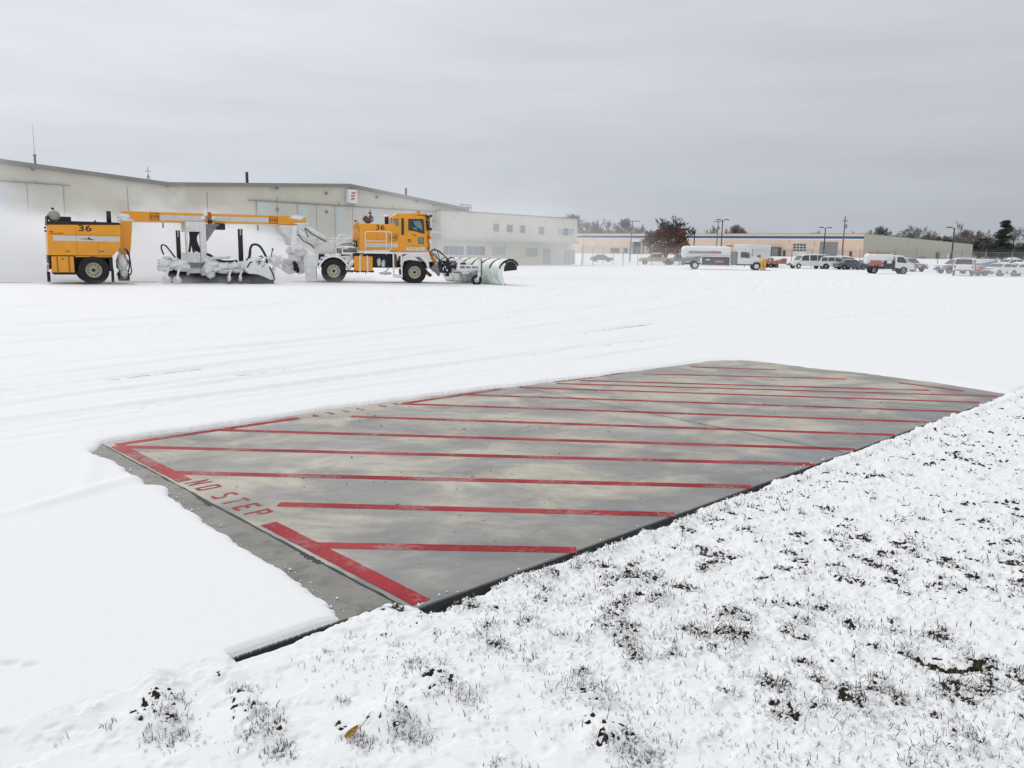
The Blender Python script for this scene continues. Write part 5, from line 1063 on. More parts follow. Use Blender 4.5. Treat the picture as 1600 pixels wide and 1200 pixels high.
def sidebox(px0, py0, px1, py1, name, mt):
    xa = fs(px0, (py0+py1)/2, -.1)[0]; xb = fs(px1, (py0+py1)/2, -.1)[0]; z1 = fs((px0+px1)/2, py0, -.1)[1]; z0 = fs((px0+px1)/2, py1, -.1)[1]
    P_ = [A_+sd*xa+nx*.06, A_+sd*xa+nx*.14, A_+sd*xb+nx*.14, A_+sd*xb+nx*.06]; MB().slab([(p.x, p.y) for p in P_], z0, z1).build(name, M[mt], WH)
sidebox(1435.6, 401, 1447, 407.5, 'window', 'greydoor'); sidebox(1462, 394.5, 1468, 407.5, 'door', 'darkgrey'); sidebox(1480, 397, 1483.5, 406, 'door', 'white'); sidebox(1484, 396.5, 1487, 407, 'door', 'darkgrey')

# ================================================================== terrain helper, fence, poles
def gz(x, y): return float(snow_h(np.array([x]), np.array([y]))[0])
def ground_at(px, py, dmin=60, dmax=330):
    d = ray(px, py); last = None; t = dmin
    while t < dmax:
        p = CAM+d*(t/d.y)
        if p.z <= float(terrain(np.array([p.x]), np.array([p.y]))[0])+.03: return Vector((p.x, p.y, p.z))
        t += 0.5
    p = CAM+d*(dmax/d.y); return Vector((p.x, p.y, p.z))
def on_ground(px, depth):
    p = at(px, 400, depth); return Vector((p.x, p.y, float(terrain(np.array([p.x]), np.array([p.y]))[0])+.03))
def mesh_mat():
    m = bpy.data.materials.new('chain_link'); m.use_nodes = True; t = m.node_tree; p = t.nodes['Principled BSDF']; p.inputs['Base Color'].default_value = (.30,.30,.30,1); p.inputs['Roughness'].default_value = .5
    tc = t.nodes.new('ShaderNodeTexCoord'); sp = t.nodes.new('ShaderNodeSeparateXYZ'); t.links.new(tc.outputs['UV'], sp.inputs[0])
    def wv(op):
        a = t.nodes.new('ShaderNodeMath'); a.operation = op; t.links.new(sp.outputs[0], a.inputs[0]); t.links.new(sp.outputs[1], a.inputs[1])
        b = t.nodes.new('ShaderNodeMath'); b.operation = 'PINGPONG'; b.inputs[1].default_value = 0.5; t.links.new(a.outputs[0], b.inputs[0]); c = t.nodes.new('ShaderNodeMath'); c.operation = 'LESS_THAN'; c.inputs[1].default_value = 0.035; t.links.new(b.outputs[0], c.inputs[0]); return c
    a, b = wv('ADD'), wv('SUBTRACT'); mx = t.nodes.new('ShaderNodeMath'); mx.operation = 'MAXIMUM'; t.links.new(a.outputs[0], mx.inputs[0]); t.links.new(b.outputs[0], mx.inputs[1]); t.links.new(mx.outputs[0], p.inputs['Alpha'])
    return m
M['chain'] = mesh_mat(); M['galv'] = mat('galvanised_steel', (0.27,0.27,0.28), .5, .3, var=.1)
def fence(pts, label, h=2.75, step=3.0):
    t = thing('chain_link_fence', label, 'fence', (*pts[0], 0)); o = np.array(pts[0]); P_ = []
    for a, b in zip(pts[:-1], pts[1:]):
        a = np.array(a); b = np.array(b); n = max(1, int(round(np.linalg.norm(b-a)/step))); P_ += [a+(b-a)*k/n for k in range(n)]
    P_.append(np.array(pts[-1])); P_ = [(p[0]-o[0], p[1]-o[1], float(terrain(np.array([p[0]]), np.array([p[1]]))[0])) for p in P_]
    for i, p in enumerate(P_):
        c_ = MB().tube([(p[0], p[1], p[2]-.1), (p[0], p[1], p[2]+h)], .045 if i % 4 else .07, 6)
        c_.tube([(p[0], p[1], p[2]+h), (p[0]-.1, p[1]-.25, p[2]+h+.3)], .02, 4); c_.build('post', M['galv'], t)
    MB().tube([(p[0], p[1], p[2]+h-.05) for p in P_], .025, 5).build('top_rail', M['galv'], t)
    for k in (1, 2): MB().tube([(p[0]-.04*k, p[1]-.1*k, p[2]+h+.12*k) for p in P_], .008, 4).build('barbed_wire', M['galv'], t)
    me = bpy.data.meshes.new('mesh'); vs = [(p[0], p[1], p[2]+.05) for p in P_]+[(p[0], p[1], p[2]+h-.05) for p in P_]; n = len(P_); me.from_pydata(vs, [], [(i, i+1, n+i+1, n+i) for i in range(n-1)])
    uv = me.uv_layers.new(name='UVMap'); L_ = [0]
    for a, b in zip(P_[:-1], P_[1:]): L_.append(L_[-1]+math.dist(a[:2], b[:2]))
    for l in me.loops: i = l.vertex_index; uv.data[l.index].uv = (L_[i % n]/.07, (0 if i < n else h)/.07)
    me.materials.append(M['chain']); o_ = bpy.data.objects.new('wire_mesh', me); COL.objects.link(o_); o_.parent = t; return t
fence([(9.9,119.8),(17,128),(27,134),(36,128)], 'chain link fence running from the office wing towards the white tank truck')
fence([(37,127.5),(45,124),(52,112),(58,101),(75,97),(100,100)], 'chain link fence behind the parked van and pickup on the right')
M['pole_dark'] = mat('dark_bronze_pole', (0.035, 0.030, 0.028), .5); M['wood'] = mat('weathered_pole_wood', (0.16, 0.14, 0.12), .8, var=.2, scale=4)
def lamp_pole(px, depth, py_top, label, heads=2, lean=0.0, mt='pole_dark'):
    b = on_ground(px, depth); d_ = at(px, py_top, depth); h = d_.z-b.z; t = thing('lamp_post', label, 'lamp post', b, rnd.uniform(-.3, .3)*0, 'lamp posts around the parking lot')
    MB().tube([(0,0,-.1),(lean*h,0,h)], .13, 8, .09).build('pole', M[mt], t)
    for s in ((-1, 1) if heads == 2 else (-1,)):
        MB().tube([(lean*h,0,h-.1),(lean*h+s*.45,0,h)], .04, 5).build('arm', M[mt], t); MB().box(lean*h+min(s*.4,s*1.15), lean*h+max(s*.4,s*1.15), -.22, .22, h-.02, h+.12).build('lamp_head', M[mt], t, bevel=.03)
    return t
lamp_pole(1126, 150, 343.5, 'tall double headed dark lamp post behind the white tank truck')
lamp_pole(1083.5, 165, 360.5, 'short single headed dark lamp post right of the brown leaved tree', 1)
lamp_pole(1286.5, 150, 355.8, 'double headed lamp post behind the white van')
lamp_pole(1487, 122, 355.8, 'single headed lamp post before the grey green warehouse side', 1)
t = thing('lamp_post', 'thin pale lamp post with a white globe by the fence near the office wing', 'lamp post', on_ground(911.5, 140), 0, 'lamp posts around the parking lot')
h = at(911, 357.5, 140).z-t.location.z; MB().tube([(0,0,0),(0,0,h)], .05, 6).build('pole', M['galv'], t); MB().blob((0,0,h), (.2,.2,.2), .03, 1, 12, 8).build('globe', M['white'], t, True)
def upole(px0, depth, pyt, pxt, label, arms):
    b = on_ground(px0, depth); d_ = at(pxt, pyt, depth); t = thing('utility_pole', label, 'utility pole', b, 0, 'utility poles'); v = d_-b
    MB().tube([(0,0,-.2), (v.x, v.y, v.z)], .17, 8, .10).build('pole', M['wood'], t)
    for (f, w_) in arms: p = v*f; MB().box(p.x-w_, p.x+w_, p.y-.15, p.y-.05, p.z-.08, p.z+.08).build('crossarm', M['wood'], t)
    p = v*.8; MB().tube([(p.x+.3, p.y-.1, p.z-.5), (p.x+.3, p.y-.1, p.z+.3)], .2, 8).build('transformer', M['galv'], t)
upole(984, 185, 344.5, 988.5, 'weathered utility pole left of the brown leaved tree', [(.985, 1.6)]); upole(1118.5, 210, 344.5, 1122.5, 'thin utility pole beside the double lamp post', [(.97, 1.2)]); upole(1315.5, 160, 337.5, 1321, 'leaning utility pole before the warehouse right of the roller door', [(.9, .5)])

# ================================================================== trees
def bark(n, c): return mat(n, c, .9, var=.25, scale=5)
M['bark'] = bark('grey_bark', (0.14, 0.125, 0.115)); M['twig'] = bark('grey_twigs', (0.22, 0.20, 0.19)); M['barkdark'] = bark('dark_bark', (0.06, 0.045, 0.04))
def tree_mesh(seed, h, spread, levels=6, upw=.25, rmin=.02, trunk_f=.22, r0_=None):
    r_ = random.Random(seed); tm, cm = MB(), MB(); tips = []
    def tri(mb, a, b, ra, rb):
        d_ = (b-a); 
        if d_.length < 1e-4: return
        d_.normalize(); u = d_.orthogonal().normalized(); v = d_.cross(u); o = len(mb.v)
        for p, rr in ((a, ra), (b, rb)):
            for k in range(3): an = 2.094*k; mb.v.append(tuple(p+(u*math.cos(an)+v*math.sin(an))*rr))
        mb.f += [(o, o+1, o+4, o+3), (o+1, o+2, o+5, o+4), (o+2, o, o+3, o+5)]
    def grow(p, d_, ln, rad, lv):
        q = p+d_*ln*.5+Vector((r_.uniform(-1,1), r_.uniform(-1,1), r_.uniform(-.3,.6)))*ln*.06; e = q+(d_+Vector((r_.uniform(-.2,.2), r_.uniform(-.2,.2), .08))).normalized()*ln*.5
        mb = tm if lv <= 2 else cm; tri(mb, p, q, rad, rad*.85); tri(mb, q, e, rad*.85, rad*.65)
        if lv >= levels: tips.append(e); return
        n = 3 if lv < 2 else r_.choice((3, 3, 4))
        for k in range(n):
            s_ = p.lerp(e, r_.uniform(.45, 1.0)) if k else e
            ax = Vector((r_.gauss(0,1), r_.gauss(0,1), r_.gauss(0,.5))).normalized(); nd = (d_*(1.0 if k == 0 else .6)+ax*spread*(.5 if k == 0 else 1.0)+Vector((0,0,upw*.5))).normalized()
            grow(s_, nd, ln*r_.uniform(.62, .80), max(rmin, rad*.60), lv+1)
    grow(Vector((0,0,-.2)), Vector((0,0,1)), h*trunk_f, r0_ or h*.022, 0); return tm, cm, tips
def scale_mb(mb, f, fz): mb.v = [(x*f, y*f, z*fz) for x, y, z in mb.v]
PROT = []
for k in range(5):
    tm, cm, tips = tree_mesh(100+k, 10, .62+.05*k, 7, rmin=.017); zt = max(v[2] for v in cm.v); xr = sorted(abs(v[0]) for v in cm.v)[int(len(cm.v)*.98)]
    scale_mb(tm, 1/xr, 1/zt); scale_mb(cm, 1/xr, 1/zt); pr_ = []
    for mb, mt in ((tm, 'bark'), (cm, 'twig')):
        me = bpy.data.meshes.new('bare_tree'); me.from_pydata(mb.v, [], mb.f); me.materials.append(M[mt]); pr_.append(me)
    PROT.append(pr_)
BT = []
def bare_tree(px, depth, py_top, halfw_px, label, k, rz=None, group='bare winter trees beyond the warehouse'):
    b = on_ground(px, depth); h = at(px, py_top, depth).z-b.z+.3; w_ = halfw_px/F*depth; rz = rnd.uniform(0, 6) if rz is None else rz
    t = thing('bare_tree', label, 'tree', b, 0, group); ca, sa = math.cos(rz), math.sin(rz)
    for me, nm in zip(PROT[k % 5], ('trunk', 'crown')):
        o = bpy.data.objects.new(nm, me); COL.objects.link(o); o.parent = t; o.scale = (w_*1.45, w_*1.45, h); o.rotation_euler = (0, 0, rz)
    return t
BG = [(893,270,334,17,'bare tree partly behind the right end of the office wing'),(912,290,346,14,'low bare tree just right of the office wing roof'),(926,300,345,13,'bare tree above the warehouse roof, second right of the office wing'),(938,290,342,14,'bare tree above the warehouse, third right of the office wing'),(951,295,341,14,'broad bare tree midway between the office wing and the utility pole'),
      (966,280,340,13,'tallest bare tree left of the weathered utility pole'),(981,290,346,11,'bare tree directly behind the weathered utility pole'),(998,300,351,9,'small bare tree between the utility pole and the brown tree'),
      (1108,290,351,9,'small bare tree just left of the tall double lamp post'),(1118,300,352,8,'small bare tree behind the thin utility pole'),(1141,290,351,9,'bare tree just right of the tall double lamp post'),(1152,295,350,11,'last bare tree right of the tall double lamp post'),
      (1272,330,360,9,'faint bare tree peeping over the roof left of the van\'s lamp post'),(1330,330,360,10,'faint bare tree over the roof right of the leaning pole'),(1345,330,361,9,'faint bare tree near the near corner of the warehouse'),(1367,300,352,10,'bare tree over the front of the grey green wall'),(1380,300,355,8,'slim bare tree over the grey green wall'),
      (1425,310,352,15,'bushy bare tree above the middle of the grey green wall'),(1448,310,352,12,'forked bare tree above the grey green wall'),(1498,330,344,8,'tall thin bare tree right of the single lamp post'),(1512,320,358,14,'bare tree above the far end of the warehouse'),(1528,320,360,12,'bare tree just past the far end of the warehouse'),(1585,330,350,22,'bare tree at the right edge of the picture'),(1548,340,358,14,'bare tree left of the tall conifer')]
for k, (px, dp, pt, hw, lb) in enumerate(BG): bare_tree(px, dp, pt, hw, lb, k)
# far wood: dense low mass behind the trees
def leafmass(n, c, rad, size, seed, flat=.5):
    rs = np.random.RandomState(seed); d_ = rs.normal(0, 1, (n, 3)); d_ /= np.linalg.norm(d_, axis=1)[:, None]; r_ = rs.uniform(.35, 1, n)**.5
    r_ = r_*(1+.25*np.sin(d_[:, 0]*5+seed)*np.cos(d_[:, 2]*6+seed*2)); P_ = np.array(c)+d_*r_[:, None]*np.array(rad)
    a = rs.normal(0, 1, (n, 3)); a /= np.linalg.norm(a, axis=1)[:, None]; b = np.cross(a, rs.normal(0, 1, (n, 3))); b /= np.linalg.norm(b, axis=1)[:, None]
    s = size*rs.uniform(.5, 1.4, n)[:, None]; return np.stack([P_+a*s, P_-a*s*.5+b*s*flat, P_-a*s*.5-b*s*flat], 1).reshape(-1, 3)
def tri_obj(name, V, mt, parent=None, loc=None):
    Fc = np.arange(len(V)).reshape(-1, 3); o = np_mesh(name, V, Fc, mt, smooth=False)
    if parent: o.parent = parent
    if loc is not None: o.location = loc
    return o
M['oakleaf'] = mat('brown_oak_leaves', (0.25, 0.075, 0.052), .8, var=.5, scale=1.2, dirt=(0.24, 0.13, 0.09), dirt_amt=.25, dirt_scale=2); M['needle'] = mat('dark_needles', (0.035, 0.055, 0.04), .8, var=.5, scale=.6); M['evergreen'] = mat('dark_evergreen', (0.055, 0.062, 0.048), .8, var=.5, scale=.3)
# the brown leaved oak
ob = on_ground(1041, 165); oh = at(1041, 337, 165).z-ob.z
ok_ = thing('oak_tree', 'broad oak still holding dark red brown leaves before the warehouse', 'tree', ob)
tm, cm, tips = tree_mesh(41, 10, .75, 6, .35, .022, .16); zt = max(v[2] for v in cm.v); fx = 5.2/sorted(abs(v[0]) for v in cm.v)[int(len(cm.v)*.97)]
scale_mb(tm, fx, oh/zt); scale_mb(cm, fx, oh/zt); tm.build('trunk', M['barkdark'], ok_); cm.build('branches', M['barkdark'], ok_)
vs = []; rs = np.random.RandomState(4)
for k, (cx, cz, rx, rz) in enumerate(((-2.2,3.6,2.3,2.2),(0,3.9,2.6,2.6),(2.0,4.0,2.3,2.0),(-3.0,4.6,1.5,1.3),(3.4,3.3,1.5,1.6),(3.9,2.2,1.2,1.1),(.5,5.6,2.4,1.2),(-1.2,5.4,1.6,1.1),(2.6,5.4,1.2,.8),(3.0,1.6,.9,.7),(-1.0,2.4,2.2,1.0),(1.5,2.7,1.8,1.0))): vs.append(leafmass(1700, (cx, rs.uniform(-1.5,1.5), cz*oh/8.6), (rx, 1.8, rz*oh/8.6), .15, 50+k))
tri_obj('leaves', np.concatenate(vs), M['oakleaf'], ok_)
# conifer and dark evergreens at the right
def conifer(px, depth, pt, hw_px, label, seed):
    b = on_ground(px, depth); h = at(px, pt, depth).z-b.z; w_ = hw_px/F*depth; t = thing('conifer', label, 'tree', b, 0); rs = np.random.RandomState(seed); vs = []
    for k in range(70):
        f = rs.uniform(.12, 1); z = h*f; rr = w_*(1-f)**.62*rs.uniform(.6, 1.12)+.35; an = rs.uniform(0, 6.28); cx, cy_ = math.cos(an)*rr*.6, math.sin(an)*rr*.6
        vs.append(leafmass(170, (cx, cy_, z), (abs(math.cos(an))*rr*.5+.8, abs(math.sin(an))*rr*.5+.8, .55), .28, seed*100+k))
    tri_obj('foliage', np.concatenate(vs), M['needle'], t); MB().tube([(0,0,0),(0,0,h*.95)], .35, 7, .08).build('trunk', M['barkdark'], t); return t
conifer(1566, 300, 345, 20, 'tall dark conifer standing above the parked cars at the right', 3)
def bush(px, depth, pt, hw_px, label, seed, mt='evergreen', name='evergreen_tree', n=2600):
    b = on_ground(px, depth); h = at(px, pt, depth).z-b.z; w_ = hw_px/F*depth; t = thing(name, label, 'tree', b, 0, 'dark trees at the right edge of the lot'); vs = []; rs = np.random.RandomState(seed)
    for k in range(7): vs.append(leafmass(n//7, (rs.uniform(-.5,.5)*w_, rs.uniform(-1,1), h*rs.uniform(.3,.72)), (w_*.6, 2.5, h*.3), .38, seed*20+k))
    tri_obj('foliage', np.concatenate(vs), M[mt], t); MB().tube([(0,0,-.3),(0,0,h*.6)], .25, 6, .1).build('trunk', M['barkdark'], t); return t
for k, (px, dp, pt, hw, lb) in enumerate(((1402,335,361,13,'dark evergreen above the corner of the grey green wall'),(1418,340,364,12,'rounded dark evergreen second along the grey green wall'),(1460,340,363,16,'broad dark evergreen mound left of the single lamp post'),(1484,345,367,13,'low dark evergreen behind the single lamp post'),
                                          (1505,345,369,14,'low evergreen above the end of the warehouse wall'),(1530,320,370,16,'dark evergreen just past the warehouse end'),(1547,310,378,14,'dark shrubby tree left of the conifer base'),(1575,300,384,18,'dark shrubby tree under the conifer'),(1598,280,380,14,'reddish brown tree at the right edge behind the cars'),(1437,350,368,14,'dark evergreen between the bare trees on the warehouse skyline'))): bush(px, dp, pt, hw, lb, 7+k)
# distant wood line closing the view
vs = []; rs = np.random.RandomState(77)
for k in range(150):
    x = rs.uniform(-60, 420); y = 380+rs.uniform(-20, 30)-.1*max(0, x-100); hh = rs.uniform(5, 9) if x < 240 else rs.uniform(6, 10); vs.append(leafmass(420, (x, y, 3+hh*.4), (7, 3, hh*.6), .5, 900+k, .25))
M['farwood'] = mat('distant_bare_wood', (0.15, 0.13, 0.125), .9, var=.3, scale=.05)
kind(tri_obj('treeline', np.concatenate(vs), M['farwood']), 'stuff')
# ================================================================== parked vehicles
M['carwhite'] = mat('white_car_paint', (0.74, 0.75, 0.74), .35, var=.05, snow=.12, coat=.3); M['cargrey'] = mat('grey_car_paint', (0.30, 0.31, 0.33), .4, var=.1, snow=.2); M['cardark'] = mat('dark_car_paint', (0.10, 0.115, 0.14), .4, var=.15, snow=.12)
M['cartan'] = mat('tan_car_paint', (0.42, 0.33, 0.24), .4, var=.1, snow=.1); M['carglass'] = mat('car_glass', (0.05, 0.065, 0.075), .12, var=.3, spec=.8); M['grille'] = mat('grey_plastic', (0.12, 0.12, 0.125), .6); M['bluepaint'] = mat('blue_grey_paint', (0.22, 0.27, 0.38), .5, var=.15, snow=.1)
M['rustred'] = mat('faded_red', (0.42, 0.17, 0.14), .6, var=.2, snow=.2)
SPEC = {  # side outline of the lower body, of the cabin (bottom and top), wheel x, radius, width, window posts
 'sedan': dict(L=4.7, W=1.8, body=[(-2.35,.35),(-2.3,.85),(-2.1,.98),(-1.5,1.02),(1.0,.98),(2.0,.86),(2.33,.68),(2.35,.35)], cab=[(-1.75,1.0),(-1.15,1.42),(-.1,1.46),(.45,1.40),(1.15,.97)], ax=(-1.38,1.42), r=.33, win=[(-1.35,-.55),(-.48,.72)]),
 'pickup': dict(L=5.9, W=2.0, body=[(-2.95,.55),(-2.95,1.18),(-.95,1.20),(1.5,1.22),(2.75,1.12),(2.95,.95),(2.95,.5)], cab=[(-.95,1.18),(-.85,1.86),(-.2,1.93),(.65,1.90),(1.45,1.20)], ax=(-1.9,1.95), r=.40, win=[(-.82,-.05),(.02,1.05)]),
 'suv': dict(L=4.9, W=1.95, body=[(-2.45,.42),(-2.45,1.10),(1.2,1.14),(2.25,1.02),(2.45,.85),(2.45,.42)], cab=[(-2.42,1.10),(-2.2,1.74),(-1.9,1.82),(.4,1.80),(1.25,1.12)], ax=(-1.45,1.5), r=.38, win=[(-2.1,-1.3),(-1.22,-.35),(-.27,.85)]),
 'van': dict(L=5.9, W=2.05, body=[(-2.95,.45),(-2.95,1.15),(1.75,1.18),(2.75,1.05),(2.95,.85),(2.95,.45)], cab=[(-2.95,1.15),(-2.85,2.02),(-2.7,2.1),(1.0,2.1),(1.25,2.02),(2.0,1.18)], ax=(-1.75,2.0), r=.37, win=[(-2.75,-2.15),(-2.05,-.95),(-.85,.25),(.42,1.55)])}
def prism_lean(outl, w, zb, zt, lean):
    n = len(outl); half = [w-lean*max(0, (z-zb)/(zt-zb)) for x, z in outl]
    mb = MB(); a = [(x, -h_, z) for (x, z), h_ in zip(outl, half)]; b = [(x, h_, z) for (x, z), h_ in zip(outl, half)]
    ar = sum(outl[i][0]*outl[(i+1)%n][1]-outl[(i+1)%n][0]*outl[i][1] for i in range(n)); fs = [tuple(range(n)), tuple(range(2*n-1, n-1, -1))]+[(i, i+n, (i+1)%n+n, (i+1)%n) for i in range(n)]
    if ar < 0: fs = [f[::-1] for f in fs]
    return mb.add(a+b, fs)
def small_wheel(par, x, y, r, near=True, wd=.22, rim='greymetal'):
    h = wd/2; s = -1 if y < 0 else 1
    w_ = MB().lathe_y(x, r, [(r*.6,-h),(r*.93,-h),(r,-h*.7),(r,h*.7),(r*.93,h),(r*.6,h)], 20, y).build('wheel', M['rubber'], par)
    MB().lathe_y(x, r, [(.001, s*h*.5),(r*.3, s*h*.7),(r*.5, s*h*.4),(r*.6, s*h*.85),(r*.62, 0),(.001, 0)], 16, y).build('rim', M[rim], w_)
def car(kind_, label, cat, pos, rz, paint, snow_top=.06, group='vehicles parked beyond the apron', name=None, rim='greymetal', light='white'):
    S = SPEC[kind_]; t = thing(name or {'sedan':'parked_car','pickup':'pickup_truck','suv':'parked_car','van':'passenger_van'}[kind_], label, cat, pos, rz, group); w = S['W']/2
    bd = S['body']; low = []                                       # wheel arches cut into the lower edge
    z0 = bd[0][1]; r = S['r']+.07
    for ax in reversed(S['ax']): low += [(ax+r, z0)]+[(ax+r*math.cos(R(a)), max(z0, S['r']+r*math.sin(R(a)))) for a in (25, 60, 90, 120, 155)]+[(ax-r, z0)]
    outl = bd+low; body = MB().prism(outl, -w, w).build('body', M[paint], t, bevel=.05)
    cab = S['cab']; zb = cab[0][1]; zt = max(z for x, z in cab); lean = .16
    roof = prism_lean(cab, w-.03, zb, zt, lean).build('cabin', M[paint], t, bevel=.04)
    def top_z(x):
        for (xa, za), (xb, zb_) in zip(cab[:-1], cab[1:]):
            if xa <= x <= xb: return za+(zb_-za)*(x-xa)/max(1e-6, xb-xa)
        return zb
    for (a, b) in S['win']:
        for s in (-1, 1):
            pts = [(a, zb+.05), (a+.02, min(zt-.10, top_z(a+.02)-.08)), (b-.25 if b > 0 else b, min(zt-.10, top_z(b-.25)-.07)), (b, max(zb+.05, min(zt-.1, top_z(b)-.1))), (b, zb+.05)]
            vs = [(x, s*(w-.03-lean*max(0, (z-zb)/(zt-zb))+.006), z) for x, z in pts]; ins = [(x, y-s*.03, z) for x, y, z in vs]; n = len(vs)
            MB().add(vs+ins, [tuple(range(n)), tuple(range(2*n-1, n-1, -1))]+[(i, i+n, (i+1)%n+n, (i+1)%n) for i in range(n)]).build('side_window', M['carglass'], t)
    def screen(i, j, name_):
        (xa, za), (xb, zb_) = cab[i], cab[j]; d_ = Vector((xb-xa, 0, zb_-za)); nrm = Vector((-d_.z, 0, d_.x)).normalized()*.012
        if name_ == 'rear_screen' : nrm = nrm
        P_ = []
        for f, in ((.12,), (.90,)):
            x = xa+d_.x*f; z = za+d_.z*f; h_ = w-.03-lean*(z-zb)/(zt-zb)-.08; P_ += [(x, -h_, z), (x, h_, z)]
        vs = [(x+nrm.x, y, z+nrm.z) for x, y, z in P_]+[(x-nrm.x, y, z-nrm.z) for x, y, z in P_]
        MB().add(vs, [(0,1,3,2),(4,6,7,5),(0,2,6,4),(1,5,7,3),(0,4,5,1),(2,3,7,6)]).build(name_, M['carglass'], t)
    screen(len(cab)-2, len(cab)-1, 'windscreen'); screen(0, 1, 'rear_screen')
    for ax in S['ax']:
        for s in (-1, 1): small_wheel(t, ax, s*(w-.12), S['r'], rim=rim)
    xf, xr = bd[-2][0], bd[0][0]; zf = bd[-2][1]
    for s in (-1, 1):
        MB().box(xf-.04, xf+.012, s*w*.72-.16, s*w*.72+.16, zf-.22, zf-.06).build('headlight', M[light], t); MB().box(xr-.012, xr+.05, s*w*.84-.09, s*w*.84+.09, zf-.2 if kind_ != 'pickup' else .85, zf-.02 if kind_ != 'pickup' else 1.12).build('tail_light', M['red'], t)
    MB().box(xf-.02, xf+.06, -w*.9, w*.9, z0, z0+.18).build('front_bumper', M['grille'], t, bevel=.02); MB().box(xr-.07, xr+.02, -w*.9, w*.9, z0, z0+.16).build('rear_bumper', M['greymetal'], t, bevel=.02); MB().box(xf-.02, xf+.014, -w*.5, w*.5, zf-.28, zf-.06).build('grille', M['grille'], t)
    if snow_top:
        xs = [p for p in cab if p[1] > zt-.12]; m_ = MB(); m_.blob(((xs[0][0]+xs[-1][0])/2, 0, zt), ((xs[-1][0]-xs[0][0])/2+.05, w-lean-.1, snow_top+.03), .05, 3, 20, 10)
        m_.build('roof_snow', M['snow'], t, True); hx0 = cab[-1][0]; m_ = MB().blob(((hx0+xf)/2, 0, (top_of(bd, (hx0+xf)/2))), ((xf-hx0)/2, w*.88, snow_top*.8+.02), .05, 5, 20, 10); m_.build('bonnet_snow', M['snow'], t, True)
        if kind_ == 'pickup': MB().blob((-1.95, 0, 1.16), (.95, w*.85, .07), .05, 6, 16, 8).build('bed_snow', M['snow'], t, True)
    return t
def top_of(bd, x):
    for (xa, za), (xb, zb_) in zip(bd[:-1], bd[1:]):
        if xa <= x <= xb: return za+(zb_-za)*(x-xa)/max(1e-6, xb-xa)
    return bd[0][1]
car('sedan', 'dark parked car beyond the fence right of the office wing', 'car', on_ground(940.5, 172), R(5), 'cardark')
car('pickup', 'tan crew cab pickup parked beyond the fence under the brown leaved tree', 'pickup', on_ground(1026, 140), R(176), 'cartan', .05)
car('pickup', 'grey blue pickup half hidden behind the rear of the white tank truck', 'pickup', on_ground(1066, 143), R(178), 'bluepaint', .05)
car('van', 'long white passenger van parked broadside with dark side windows', 'van', on_ground(1264, 122), R(188), 'carwhite', .04, rim='carwhite')
car('suv', 'white snow dusted car parked close behind the white van', 'car', on_ground(1309, 121), R(-25), 'carwhite', .06)
car('sedan', 'dark car with a snowy roof between the van and the smaller tank truck', 'car', on_ground(1331, 119), R(4), 'cardark', .03)
car('sedan', 'snow covered car with reddish rear just left of the smaller tank truck', 'car', on_ground(1353, 124), R(190), 'rustred', .09)
car('suv', 'white topped vehicle behind the dark car, its roof under snow', 'car', on_ground(1325, 129), R(0), 'carwhite', .14)
car('suv', 'dark vehicle standing behind the nose of the smaller tank truck', 'car', on_ground(1420, 112), R(-65), 'cargrey', .03)
car('pickup', 'white pickup seen from behind at the foot of the single lamp post', 'pickup', on_ground(1507, 90.5), R(62), 'carwhite', .03)
car('sedan', 'snow covered white car with its bonnet pointing left near the right edge', 'car', on_ground(1566, 91.5), R(205), 'carwhite', .08)
car('sedan', 'snow covered car at the very right edge of the lot', 'car', on_ground(1591, 92), R(200), 'carwhite', .12)
car('pickup', 'snow covered white pickup behind the two cars at the right edge', 'pickup', on_ground(1582, 103), R(186), 'carwhite', .12)
car('suv', 'white car behind the tailgate of the white pickup, left of the blue trailer', 'car', on_ground(1497, 101), R(185), 'cargrey', .14)
car('sedan', 'car with a sloping snow covered roof behind the blue and white trailer', 'car', on_ground(1556, 108), R(180), 'cardark', .14)

